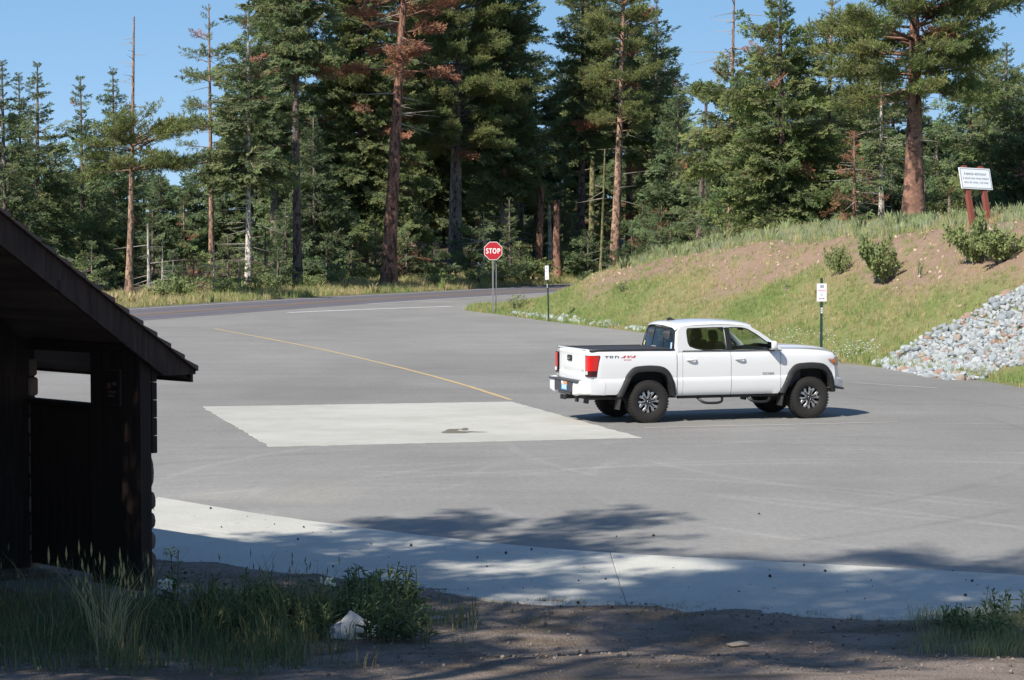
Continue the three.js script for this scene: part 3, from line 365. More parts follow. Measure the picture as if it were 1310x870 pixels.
  for (const s of [1, -1]) { const hl = new THREE.Group(); hl.name = 'headlight'; T.add(hl);
    const hp = new THREE.CatmullRomCurve3([V(3.60, 0, 0.885), V(3.69, 0, 0.872), V(3.79, 0, 0.825), V(3.885, 0, 0.735), V(3.945, 0, 0.60)]), lens = (u0, u1, e, o) => grid(range(u0, u1, 14), range(0, 1, 6), (u, t) => { const p = hp.getPoint(u), y0 = lerp(1.075, 0.975, sstep(0, 0.5, u)) + e, y1 = lerp(1.115, 1.10, u) - e; return [p.x + o - 0.012 * t, lerp(y0, y1, t), s * (p.z + o + 0.006 * Math.sin(t * 3.14))]; });
    mesh('lens', lens(0, 1, 0, 0.012), new THREE.MeshPhysicalMaterial({ color: rgb(0.35, 0.37, 0.4), roughness: 0.1, clearcoat: 1, side: THREE.DoubleSide }), hl);
    mesh('side_marker', lens(0.06, 0.42, 0.012, 0.02), new THREE.MeshPhysicalMaterial({ color: rgb(0.75, 0.2, 0.02), roughness: 0.15, clearcoat: 1, side: THREE.DoubleSide }), hl); 
}
}

// ---------- conifers ----------
const barkTex = (r, g, b, seed) => { const t = tex(128, 512, (u, v) => { const w = tnoise(u, v, 14, seed), f = fbm(u * 26, v * 34 + seed * 9, 3), c2 = fbm(u * 5 + seed, v * 8, 2), k = 0.42 + 0.5 * f + 0.3 * (c2 - 0.5) + 0.12 - (w < 0.36 ? 0.26 : 0); return [r * k * 1.5, g * k * 1.5, b * k * 1.5]; }); return t; };
const bark = { fir: [0.47, 0.42, 0.39], red: [0.48, 0.355, 0.30], pine: [0.54, 0.44, 0.375], grey: [0.66, 0.63, 0.59], dark: [0.36, 0.31, 0.29], lichen: [0.44, 0.43, 0.30] };
const barkMat = {}; Object.entries(bark).forEach(([k, c], i) => { const map = barkTex(...c, i + 1); barkMat[k] = std(0xffffff, 0.95, { map, bumpMap: map, bumpScale: 0.05 }); });
const leafMat = new THREE.MeshPhysicalMaterial({ color: 0xffffff, roughness: 0.9, transmission: 0.45, thickness: 0, vertexColors: true, side: THREE.DoubleSide });
// a bough one metre long along +X: a twig with side twigs, clad in narrow needle faces
function bough(seed, kind) { const R = rng(seed), P = [], C = [], I = []; 
  const leaf = (p, dir, len, wid, c) => { const up = V((R() - 0.5) * 2, 0.5 + R(), (R() - 0.5) * 2).normalize(), side = dir.clone().cross(up).normalize().multiplyScalar(wid); const k = P.length / 3; const m = p.clone().addScaledVector(dir, len * 0.45), e = p.clone().addScaledVector(dir, len); e.y -= len * 0.08;
    P.push(p.x, p.y, p.z, m.x + side.x, m.y + side.y, m.z + side.z, e.x, e.y, e.z, m.x - side.x, m.y - side.y, m.z - side.z); for (let i = 0; i < 4; i++) C.push(...c); I.push(k, k + 1, k + 2, k, k + 2, k + 3); };
  const twig = (a, b, w) => { const k = P.length / 3, c = [0.16, 0.11, 0.08]; P.push(a.x, a.y + w, a.z, a.x, a.y - w, a.z + w, a.x, a.y - w, a.z - w, b.x, b.y, b.z); for (let i = 0; i < 4; i++) C.push(...c); I.push(k, k + 1, k + 3, k + 1, k + 2, k + 3, k + 2, k, k + 3); };
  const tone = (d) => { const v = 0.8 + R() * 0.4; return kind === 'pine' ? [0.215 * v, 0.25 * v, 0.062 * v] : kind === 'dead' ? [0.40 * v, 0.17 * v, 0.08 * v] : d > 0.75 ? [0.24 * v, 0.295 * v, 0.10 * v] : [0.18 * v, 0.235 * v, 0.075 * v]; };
  twig(V(0, 0, 0), V(0.95, -0.02, 0), 0.012);
  const n = kind === 'pine' ? 10 : kind === 'dead' ? 9 : 14;
  for (let i = 0; i < n; i++) { const t = clamp(0.06 + 0.94 * (i + R() * 1.4) / n, 0, 1), sgn = (i + (R() < 0.25 ? 1 : 0)) % 2 ? 1 : -1, L = (kind === 'pine' ? 0.32 : 0.40) * (1 - 0.6 * t * t) * (0.45 + R() * 0.85) + 0.05, a = V(t, (R() - 0.5) * 0.06, (R() - 0.5) * 0.05), dir = V(0.4 + R() * 0.9, (R() - 0.5) * 0.9 + (kind === 'pine' ? 0.3 : -0.05), sgn * (0.5 + R() * 0.7)).normalize(), b = a.clone().addScaledVector(dir, L); twig(a, b, 0.006);
    const m = kind === 'pine' ? 5 : kind === 'dead' ? 4 : 5;
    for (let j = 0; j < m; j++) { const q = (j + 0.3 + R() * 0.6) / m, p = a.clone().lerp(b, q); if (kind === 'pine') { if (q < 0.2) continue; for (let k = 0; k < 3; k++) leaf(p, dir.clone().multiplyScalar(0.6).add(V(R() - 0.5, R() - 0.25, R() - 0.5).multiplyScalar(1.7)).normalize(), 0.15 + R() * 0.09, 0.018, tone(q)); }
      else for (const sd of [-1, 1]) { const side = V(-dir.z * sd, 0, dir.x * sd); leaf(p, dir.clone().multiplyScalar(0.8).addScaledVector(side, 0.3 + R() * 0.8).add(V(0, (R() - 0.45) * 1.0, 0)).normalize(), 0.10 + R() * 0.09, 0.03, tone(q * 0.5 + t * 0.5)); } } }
  return geoFrom(P, I, null, C); }
const boughs = { fir: [1, 2, 3].map((k) => bough(k, 'fir')), pine: [4, 5, 6].map((k) => bough(k, 'pine')), dead: [7, 8].map((k) => bough(k, 'dead')) };
const deadTwig = std(rgb(0.34, 0.30, 0.265), 0.95);
function trunkGeo(h, r, lean, seed, topR = 0.05, n = 12) { const R = rng(seed), ph = R() * 6, rows = 18; const cx = (t) => lean * h * t + 0.18 * Math.sin(t * 3 + ph) * r, cz = (t) => 0.2 * Math.cos(t * 2.6 + ph) * r; const at = (t) => V(cx(t), t * h, cz(t)); const rad = (t) => lerp(r, topR, Math.pow(t, 0.85)) * (1 + 0.35 * Math.exp(-t * h * 1.1));
  const g = grid(range(0, rows, rows), range(0, n, n), (i, j) => { const t = i / rows, a = j / n * Math.PI * 2, k = rad(t) * (1 + 0.06 * Math.sin(a * 3 + ph + t * 4) + 0.03 * Math.sin(a * 7 + t * 30)), p = at(t); return [p.x + Math.cos(a) * k, p.y - (i ? 0 : 0.5), p.z + Math.sin(a) * k]; });
  const uv = g.attributes.uv, p = g.attributes.position; for (let i = 0; i < uv.count; i++) uv.setXY(i, uv.getY(i) * Math.max(1, Math.round(r * 3)), uv.getX(i) * h / 3.2); const idx = g.index.array; return { g, at, rad }; }
let treeSeed = 100;
/* o: kind fir|pine, h, r trunk radius, bark, lean, base: crown start (0..1), R crown radius, dens, shape exponent, tint, stubs, dead: share of dead boughs, top: bare top share */
function tree(name, label, x, d, o, group) {
  const seed = o.seed ?? treeSeed++, Rn = rng(seed * 7919 + 3), y0 = height(x, d) - 0.05;
  const T = thing(name, label, 'tree', [x, y0, -d], 0, group);
  const k = trunkGeo(o.h, o.r, o.lean || 0, seed, o.topR ?? 0.04); mesh('trunk', k.g, barkMat[o.bark || 'fir'], T);
  if (o.stubs) { const L = []; for (let i = 0; i < o.stubs; i++) { const t = lerp(o.stub0 ?? 0.1, o.stub1 ?? 0.7, Rn()), a = Rn() * 6.28, len = (0.5 + Rn() * 1.6) * (o.stubL || 1), p = k.at(t), r = k.rad(t) * 0.8, dir = V(Math.cos(a), (Rn() - 0.55) * 0.5, Math.sin(a)); const q = p.clone().addScaledVector(dir, r), e = q.clone().addScaledVector(dir, len); e.y -= len * 0.15 * Rn(); L.push(rod(q.clone().addScaledVector(dir, -0.1), e, 0.02 + 0.015 * Rn() * (o.stubL || 1), 0.006, 4)); } const m = mesh('dead_branches', merge(L), deadTwig, T); m.userData.kind = 'stuff'; }
  if (o.R) { const live = [[], [], []], lc = [[], [], []], dd = [[], []], dc = [[], []], limbs = []; const cb = o.base ?? 0.15, ct = 1 - (o.top || 0), m4 = new THREE.Matrix4(), q = new THREE.Quaternion(), X = V(1, 0, 0);
    const crownH = (ct - cb) * o.h, whorl = (o.kind === 'pine' ? 0.62 : 0.40) / (o.dens || 1), nW = Math.ceil(crownH / whorl);
    const tint = o.tint || [1, 1, 1], size = o.kind === 'pine' ? 1.2 : 1.05;
    for (let w = 0; w < nW; w++) { const u0 = (w + Rn()) / nW, t = o.kind === 'pine' ? u0 : 1 - Math.pow(1 - u0, 1.22), y = lerp(cb, ct, t), p0 = k.at(Math.min(0.995, y)); const prof = o.kind === 'pine' ? Math.pow(Math.sin(Math.min(1, (1 - t) * 1.05 + 0.06) * Math.PI * 0.55 + 0.12), 0.9) * (0.6 + 0.8 * noise(w * 0.7, seed)) : Math.min(Math.pow(1 - t, o.pw || 0.75), (1 - t) * 2.5 + 0.02) * (0.62 + 0.76 * noise(w * 0.5, seed)) * sstep(-0.12, 0.1, t) + 0.045;
      const nb = Math.max(3, Math.round((o.kind === 'pine' ? 4 : 5) + 2 * (1 - t) * Math.min(1.5, o.R / 2.5)));
      const a0 = Rn() * 6.28;
      for (let b = 0; b < nb; b++) { if (Rn() < (o.gap ?? 0.08)) continue; const a = a0 + b / nb * 6.28 + (Rn() - 0.5) * 0.7; let L = o.R * prof * (0.5 + Rn() * 0.75); if (o.side) L *= 1 + o.side * Math.cos(a - (o.sideA || 0)); if (L < 0.25) L = 0.25;
        const pitch = o.kind === 'pine' ? lerp(-0.05, 0.6, t) + (Rn() - 0.5) * 0.35 : lerp(-0.32, 0.55, Math.pow(t, 1.3)) + (Rn() - 0.5) * 0.2; const isDead = Rn() < (o.dead ?? (seed % 2 ? 0.025 : 0)) * (o.deadTop ? sstep(0.3, 0.8, t) * 2 : 1);
        const dir = V(Math.cos(a) * Math.cos(pitch), Math.sin(pitch), Math.sin(a) * Math.cos(pitch)); const r0 = k.rad(y);
        const start = p0.clone().addScaledVector(dir, r0 * 0.7), endp = start.clone().addScaledVector(dir, L); endp.y += (o.kind === 'pine' ? 0.08 : 0.04) * L * L * 0.3 - 0.02 * L;
        if (L > 1.2) limbs.push(rod(start, start.clone().lerp(endp, 0.85), 0.018 + 0.014 * L, 0.012, 4));
        const steps = Math.max(1, Math.round(L / 0.52)); const from = o.kind === 'pine' ? 0.3 : 0.05;
        for (let s = 0; s < steps; s++) { const f = steps === 1 ? 0 : lerp(from, 0.8, s / (steps - 1)), nn = steps > 2 && L > 1.6 ? 2 : 1;
          for (let e = 0; e < nn; e++) { const p = start.clone().lerp(endp, f); const sc = Math.min(size * (0.8 + Rn() * 0.5) * (steps > 1 ? 1 - 0.25 * f : 1), Math.max(L, 0.22) * 1.15); const yaw = (s % 2 ? 1 : -1) * (nn > 1 ? (e ? 0.55 : -0.45) : (steps > 1 ? 0.3 : 0)) * (1 - 0.5 * f) + (Rn() - 0.5) * 0.4; const dv = dir.clone().applyAxisAngle(V(0, 1, 0), yaw); dv.y += (Rn() - 0.5) * 0.55 - (o.droop || 0); dv.normalize();
            q.setFromUnitVectors(X, dv); const roll = new THREE.Quaternion().setFromAxisAngle(dv, (Rn() - 0.5) * 1.9); q.premultiply(roll); // keep sprays near level
            const up = V(0, 1, 0).applyQuaternion(q); if (up.y < 0) q.premultiply(new THREE.Quaternion().setFromAxisAngle(dv, Math.PI));
            m4.compose(p, q, V(sc, sc * (0.8 + Rn() * 0.5), sc * (0.85 + Rn() * 0.4))); const v = 0.78 + Rn() * 0.44, i = Math.floor(Rn() * 3);
            if (isDead) { const z = i % 2; dd[z].push(m4.clone()); dc[z].push(rgb(v, v * (0.85 + Rn() * 0.3), v)); } else { live[i].push(m4.clone()); lc[i].push(rgb(v * tint[0] * (0.85 + Rn() * 0.3), v * tint[1], v * tint[2])); } } } } }
    const crown = new THREE.Group(); crown.name = 'crown'; T.add(crown); const set = boughs[o.kind || 'fir'];
    live.forEach((L, i) => { if (L.length) inst('foliage', set[i], leafMat, L, lc[i], crown); }); dd.forEach((L, i) => { if (L.length) inst('dead_foliage', boughs.dead[i], leafMat, L, dc[i], crown); });
    if (limbs.length) { const m = mesh('limbs', merge(limbs), barkMat[o.bark || 'fir'], crown); m.userData.kind = 'stuff'; } }
  return T;
}
const PX = 2900, topH = (d, y) => 3.4 + (302 - y) / PX * d; // real height of a treetop sighted at that angle
const at = (px, d) => (px - 655) / PX * d;                    // lateral offset of a survey bearing at that distance
function put(name, label, px, d, ytop, o, group) { const x = at(px, d); return tree(name, label, x, d, { ...o, h: (ytop === null ? 26 + (o.more || 0) : topH(d, ytop)) - height(x, d) }, group); }
const blue = [0.9, 1.0, 1.12], warm = [1.12, 1.06, 0.9], dk = [0.75, 0.8, 0.85];
// beyond the road, from the toilet building toward the stop sign
put('fir_tree', 'dark narrow fir rising above the toilet roof beside two paler firs', 6, 128, 78, { r: 0.22, R: 1.8, base: 0.06, tint: dk });
put('fir_tree', 'slim pale fir between two darker firs above the toilet roof', 27, 150, 95, { r: 0.2, R: 1.5, base: 0.1, tint: blue });
put('fir_tree', 'full pointed fir standing above the slope of the toilet roof', 50, 134, 82, { r: 0.24, R: 1.9, base: 0.05 });
put('fir_tree', 'blue-green fir with open top beside the snag-topped pine', 106, 140, 98, { r: 0.22, R: 1.9, base: 0.05, tint: blue, dens: 0.9 });
put('fir_tree', 'blue-green pointed fir close behind the snag-topped pine', 146, 146, 88, { r: 0.22, R: 1.8, base: 0.05, tint: blue });
put('pine_tree', 'pine with bare spike top and one long side branch', 164, 119, 22, { kind: 'pine', r: 0.2, R: 2.5, base: 0.42, top: 0.35, bark: 'pine', lean: 0.03, stubs: 26, stub0: 0.55, stub1: 0.97, stubL: 0.6, side: 0.35, dens: 1.15, dead: 0.03 });
put('pine_tree', 'tall thin sparse pine with browning needles against open sky', 270, 150, 6, { kind: 'pine', r: 0.22, R: 1.6, base: 0.42, bark: 'pine', gap: 0.4, dead: 0.22, dens: 0.8, stubs: 26, stub0: 0.3, stub1: 0.8 });
put('fir_tree', 'fir on a straight pale grey pole trunk near the road', 318, 131, 14, { r: 0.2, R: 2.5, base: 0.36, bark: 'grey', lean: 0.002, stubs: 22, stub0: 0.1, stub1: 0.4, dead: 0.05 });
put('fir_tree', 'tall dark-trunked fir with its crown above the grey pole fir', 380, 136, null, { r: 0.3, R: 2.4, base: 0.5, bark: 'dark', gap: 0.12, dead: 0.06, stubs: 40, stub0: 0.15, stub1: 0.7 });
put('fir_tree', 'very tall fir with open crown behind the grey pole fir', 352, 152, null, { r: 0.34, R: 3.0, base: 0.25, dens: 0.95, dead: 0.05, gap: 0.1 });
put('fir_tree', 'small dark fir between the tall dark trunk and the broad fir', 402, 146, 150, { r: 0.18, R: 2.2, base: 0.02, tint: dk });
put('fir_tree', 'broad tall dense fir beside the dead red trunk', 462, 156, null, { r: 0.5, R: 4.3, base: 0.1, bark: 'dark', dens: 1.15, pw: 0.5, more: 2, tint: warm });
put('dead_pine', 'dying pine with thick red-brown trunk and rusty needles', 498, 141, null, { kind: 'pine', r: 0.5, R: 2.6, base: 0.52, bark: 'red', lean: 0.055, dead: 0.95, gap: 0.38, stubs: 46, stub0: 0.4, stub1: 0.8, stubL: 1.5, more: -1, topR: 0.1 });
put('pine_tree', 'massive spreading pine on a thick trunk behind the stop sign', 585, 163, null, { kind: 'pine', r: 0.56, R: 4.3, base: 0.3, bark: 'fir', gap: 0.15, dens: 1.5, lean: 0.004, more: 3 });
put('fir_tree', 'tall full fir next to the massive pine behind the stop sign', 646, 166, null, { r: 0.4, R: 3.1, base: 0.22, dens: 1.1, pw: 0.45, stubs: 16, stub0: 0.05, stub1: 0.25 });
put('fir_tree', 'tall fir filling the gap between the massive pine and dead trunk', 545, 172, null, { r: 0.4, R: 3.8, base: 0.1, pw: 0.5, more: 3 });
put('fir_tree', 'fir with dark trunk bearing its crown near the sky gap', 666, 182, 30, { r: 0.3, R: 1.9, base: 0.3, bark: 'dark', stubs: 20 });
put('fir_tree', 'young fir standing low by the stop sign', 652, 157, 255, { r: 0.1, R: 1.2, base: 0.03 });
put('fir_tree', 'small green fir below the sky gap beside the broken trunks', 722, 176, 205, { r: 0.16, R: 1.9, base: 0.03, tint: blue });
put('fir_tree', 'tall fir on straight dark trunk next to the sky gap', 744, 172, null, { r: 0.36, R: 2.3, base: 0.36, bark: 'dark', dens: 0.95, gap: 0.1, stubs: 30, stub0: 0.1, stub1: 0.5 });
put('fir_tree', 'tall trunk streaked with yellow lichen and high foliage', 757, 182, null, { r: 0.28, R: 2.2, base: 0.45, bark: 'lichen', stubs: 24 });
put('pine_tree', 'tall reddish pine leaning slightly with high open crown', 784, 168, null, { kind: 'pine', r: 0.42, R: 2.7, base: 0.42, bark: 'pine', lean: 0.035, dens: 1.0, gap: 0.3, stubs: 34, stub0: 0.2, stub1: 0.6, dead: 0.08 });
put('fir_tree', 'tall brown trunk close behind the leaning reddish pine', 806, 178, null, { r: 0.36, R: 2.3, base: 0.42, bark: 'red', dens: 0.95, dead: 0.06, stubs: 30, gap: 0.1 });
put('fir_tree', 'tall full fir with drooping crown beside the leaning snag', 838, 174, 2, { r: 0.34, R: 2.7, base: 0.2, dens: 0.9, gap: 0.22, dead: 0.05 });
put('fir_tree', 'blue-green fir with pointed top beside the leaning snag', 866, 158, 112, { r: 0.26, R: 2.5, base: 0.04, tint: blue });
put('fir_tree', 'young fir at the foot of the leaning snag', 884, 150, 180, { r: 0.14, R: 1.6, base: 0.03 });
// on the bank
put('conifer_tree', 'fir with bare spike top standing on the bank', 934, 112, -2, { r: 0.2, R: 2.2, base: 0.32, top: 0.22, bark: 'pine', lean: 0.012, stubs: 30, stub0: 0.6, stub1: 0.98, dens: 1.1, tint: warm, dead: 0.04 });
put('pine_tree', 'broad dark green pine with pointed crown on the bank', 998, 104, -6, { kind: 'fir', r: 0.32, R: 2.9, base: 0.03, dens: 1.2, pw: 0.7, tint: [1.0, 1.0, 0.8], bark: 'dark' });
put('pine_tree', 'thin half-bare pine with many dead lower branches on the bank', 1057, 106, -14, { kind: 'pine', r: 0.17, R: 1.5, base: 0.36, bark: 'pine', lean: 0.02, gap: 0.25, dens: 1.2, stubs: 90, stub0: 0.04, stub1: 0.5, stubL: 1.0 });
put('pine_tree', 'giant old pine with thick red plated trunk on the bank', 1164, 94, null, { kind: 'pine', r: 0.47, R: 4.0, base: 0.38, bark: 'red', gap: 0.2, dens: 1.6, lean: 0.012, more: -8, stubs: 26, stub0: 0.2, stub1: 0.5 });
put('dead_fir', 'small dead fir with rust-red needles beside the giant pine', 1092, 101, 168, { r: 0.12, R: 1.2, base: 0.1, bark: 'red', dead: 0.75, gap: 0.35, stubs: 30 });
put('conifer_tree', 'slender pole tree close to the giant pine', 1126, 104, 100, { r: 0.14, R: 1.5, base: 0.45, bark: 'grey', gap: 0.2, dead: 0.15, stubs: 24 });
put('fir_tree', 'mid-height fir close to the giant pine', 1198, 122, 158, { r: 0.2, R: 2.0, base: 0.03, tint: dk });
put('fir_tree', 'pointed blue-green fir rising behind the wooden-post sign', 1240, 120, 82, { r: 0.22, R: 2.0, base: 0.03, tint: blue, dead: 0.04 });
put('fir_tree', 'full fir next to the wooden-post sign', 1284, 112, 58, { r: 0.26, R: 2.6, base: 0.03 });
put('fir_tree', 'dark fir on the bank beyond the full fir by the sign', 1316, 104, 100, { r: 0.26, R: 2.4, base: 0.03, tint: dk });
// snags and stumps
function snag(name, label, px, d, ytop, o, group) { return put(name, label, px, d, ytop, { R: 0, topR: o.r * 0.75, ...o }, group); }
snag('dead_snag', 'charred leaning snag between the blue-green fir and spike-topped fir', 892, 140, 110, { r: 0.2, topR: 0.07, bark: 'dark', lean: 0.06, stubs: 14, stub0: 0.5, stub1: 0.95 });
snag('broken_trunk', 'broken reddish trunk beside its two shorter neighbours', 691, 166, 236, { r: 0.28, bark: 'red' });
snag('broken_trunk', 'pale splintered trunk between two reddish broken trunks', 703, 168, 262, { r: 0.2, topR: 0.1, bark: 'grey' });
snag('broken_trunk', 'broken reddish trunk next to the pale splintered one', 713, 165, 255, { r: 0.3, bark: 'red' });
snag('dead_snag', 'thin pale dead pole beside the snag-topped pine', 190, 126, 285, { r: 0.1, topR: 0.05, bark: 'grey', stubs: 8 });
snag('dead_snag', 'thin grey dead sapling with crooked twigs by the verge', 208, 122, 305, { r: 0.06, topR: 0.02, bark: 'grey', stubs: 12 });
snag('dead_snag', 'short grey dead sapling near the rusty little fir', 274, 125, 312, { r: 0.06, topR: 0.02, bark: 'grey', stubs: 12 });
snag('dead_snag', 'lichened leaning pole between two tall trunks', 768, 164, 190, { r: 0.12, topR: 0.05, bark: 'lichen', lean: 0.03, stubs: 10 });
snag('dead_snag', 'whitish dead sapling beside the stop sign', 619, 150, 270, { r: 0.06, topR: 0.02, bark: 'grey', stubs: 20 });
put('dead_fir', 'little rust-red dead fir at the verge beside grey saplings', 248, 124, 330, { r: 0.06, R: 0.8, base: 0.02, dead: 1, bark: 'red' });
// understorey and back rows
{ const R = rng(77), seen = new Set();
  const low = [[78, 134, 290], [118, 128, 312], [132, 138, 262], [196, 138, 268], [222, 130, 318], [236, 145, 255], [292, 136, 300], [306, 128, 332], [340, 134, 292], [356, 131, 318], [366, 142, 262], [418, 140, 300], [430, 146, 255], [450, 142, 322], [480, 150, 282], [520, 150, 300], [536, 156, 265], [556, 152, 318], [604, 160, 290], [628, 162, 300], [640, 170, 250], [664, 160, 312], [682, 172, 280], [732, 170, 275], [752, 166, 295], [770, 172, 268], [808, 166, 282], [822, 160, 255], [846, 156, 262], [858, 150, 285], [902, 146, 228], [915, 135, 250], [958, 124, 240], [974, 118, 235], [1030, 122, 205], [1048, 118, 232], [1076, 116, 222], [1108, 114, 212], [1140, 112, 222], [1182, 112, 232], [1214, 110, 242], [1262, 108, 215]];
  const marks = [[60, 'the full pointed fir'], [105, 'the blue-green fir with open top'], [165, 'the snag-topped pine'], [205, 'the grey dead sapling'], [250, 'the little rust-red fir'], [290, 'the thin sparse pine'], [318, 'the grey pole fir'], [350, 'the very tall open fir'], [380, 'the tall dark trunk'], [425, 'the small dark fir'], [470, 'the broad dense fir'], [505, 'the dying red pine'], [548, 'the gap-filling fir'], [590, 'the massive pine'], [632, 'the stop sign'], [664, 'the dark-trunked fir by the sky gap'], [700, 'the broken trunks'], [742, 'the straight dark trunk'], [768, 'the lichened pole'], [796, 'the leaning reddish pine'], [838, 'the drooping fir'], [866, 'the blue-green pointed fir'], [900, 'the charred snag'], [936, 'the spike-topped fir'], [975, 'the broad bank pine'], [1025, 'the broad bank pine'], [1057, 'the half-bare pine'], [1094, 'the dead rust-red fir'], [1128, 'the slender pole tree'], [1165, 'the giant pine'], [1200, 'the mid-height fir'], [1240, 'the wooden-post sign'], [1290, 'the full fir by the sign']];
  const near = (px) => marks.reduce((a, b) => Math.abs(b[0] - px) < Math.abs(a[0] - px) ? b : a)[1];
  for (const [px, d, y] of low) { const bank = px > 925; put('young_fir', 'bushy young fir low beside ' + near(px), px, d, y, { r: 0.09, R: 1.1 + R() * 0.8, base: 0.01, pw: 0.65, dens: 1.1, dead: R() < 0.25 ? 0.12 : 0, tint: [[1.1, 1.08, 0.95], blue, dk, [1, 1, 1]][Math.floor(R() * 4)] }, bank ? 'young firs on the bank' : 'young firs beyond the road'); }
  const back = [[-20, 190, 140], [18, 185, 205], [72, 195, 215], [92, 175, 225], [128, 190, 210], [185, 200, 215], [205, 190, 225], [228, 200, 240], [250, 205, 225], [290, 195, 165], [330, 195, 60], [372, 190, 95], [395, 200, 140], [428, 190, 60], [450, 210, 10], [505, 195, 20], [530, 205, -10], [565, 210, -10], [612, 200, -20], [640, 205, 5], [700, 220, 235], [712, 205, 248], [752, 210, 60], [722, 215, 78], [686, 212, 66], [765, 215, 20], [815, 205, 40], [848, 200, 60], [872, 195, 150], [905, 190, 200], [915, 170, 150], [950, 165, 120], [975, 150, 60], [1020, 155, 70], [1045, 150, 130], [1085, 150, 110], [1105, 140, 70], [1140, 145, 90], [1185, 150, 150], [1215, 150, 170], [1255, 145, 130], [1300, 140, 90]];
  for (const [px, d, y] of back) { const bank = px > 925; put('background_fir', 'tall fir in the shaded back row behind ' + near(px), px, d, y, { r: 0.26, R: 2.3 + R() * 1.2, base: 0.04 + R() * 0.12, pw: 0.6, dens: 0.9, dead: R() < 0.3 ? 0.08 : 0, tint: [dk, blue, [0.9, 0.92, 0.9]][Math.floor(R() * 3)] }, bank ? 'back row of firs behind the bank' : 'back row of firs beyond the road'); }
}
{ // far-off wood that closes the view between the trunks
  const R = rng(515), parts = []; const src = boughs.fir; for (let i = 0; i < 46; i++) { const t = (i + R()) / 46, a = R() * 6.28, L = (1 - t) * 0.30 + 0.05, g = src[i % 3].clone(); g.scale(L, L, L); g.rotateZ(-0.15 + 0.6 * t); g.rotateY(a); g.translate(0, 0.04 + 0.92 * t, 0); parts.push(g); } const wood = mergeGeometries(parts);
  const M = [], C = []; for (let i = 0; i < 420; i++) { const d = 225 + R() * 70, x = (R() - 0.5) * 150 + 5, k = 4.5 + R() * 3.5; if (x / d < -0.26 || x / d > 0.27 || (x / d > -0.165 && x / d < -0.11 && k > 5.5)) continue; M.push(new THREE.Matrix4().compose(V(x, 2.2, -d), new THREE.Quaternion().setFromAxisAngle(V(0, 1, 0), R() * 6.28), V(k * 1.2, k, k * 1.2))); const v = 0.6 + R() * 0.35; C.push(rgb(v * 0.95, v, v * 1.05)); }
  tag(inst('distant_forest', wood, leafMat, M, C), 'far dark conifer forest closing the gaps between trunks', 'forest'); }
// pines standing beside the camera; only their shade is in the picture
tree('shade_pine', 'pine beside the toilet path whose shade falls on the apron', -8.9, 14.0, { kind: 'pine', h: 13.6, r: 0.25, R: 2.9, base: 0.2, bark: 'pine', dens: 1.0, gap: 0.2 });
tree('shade_pine', 'slim tall pine on the slope shading the edge of the dirt', -6.2, 9.4, { kind: 'pine', h: 15.5, r: 0.22, R: 2.0, base: 0.6, bark: 'pine', dens: 0.8, gap: 0.42 });
tree('shade_pine', 'tallest slim pine shading the narrow end of the apron', -3.8, 5.0, { kind: 'pine', h: 21.5, r: 0.25, R: 2.3, base: 0.6, bark: 'pine', dens: 0.5, gap: 0.5 });
tree('shade_pine', 'high-crowned pine dappling the dirt with broken shade', -10.2, 3.4, { kind: 'pine', h: 22.5, r: 0.25, R: 3.0, base: 0.68, bark: 'pine', dens: 0.75, gap: 0.42 });
tree('shade_pine', 'bushy pine beside the path shading the weeds and toilet wall', -9.4, 9.6, { kind: 'pine', h: 13.8, r: 0.22, R: 2.5, base: 0.3, bark: 'pine', dens: 0.8, gap: 0.42 });
//console.log('boughs', (() => { let n = 0; scene.traverse((o) => { if (o.isInstancedMesh) n += o.count; }); return n; })());

// where a line of sight meets the ground, used to survey positions on the slopes
function hit(px, py) { const kx = (px - 655) / PX, ky = (302 - py) / PX; for (let d = 14; d < 260; d += 0.1) if (3.4 + ky * d <= Math.max(height(kx * d, d), inside(kx * d, d, hillPoly) || inside(kx * d, d, farPoly) ? -1 : 0)) return [kx * d, d]; return [kx * 200, 200]; }
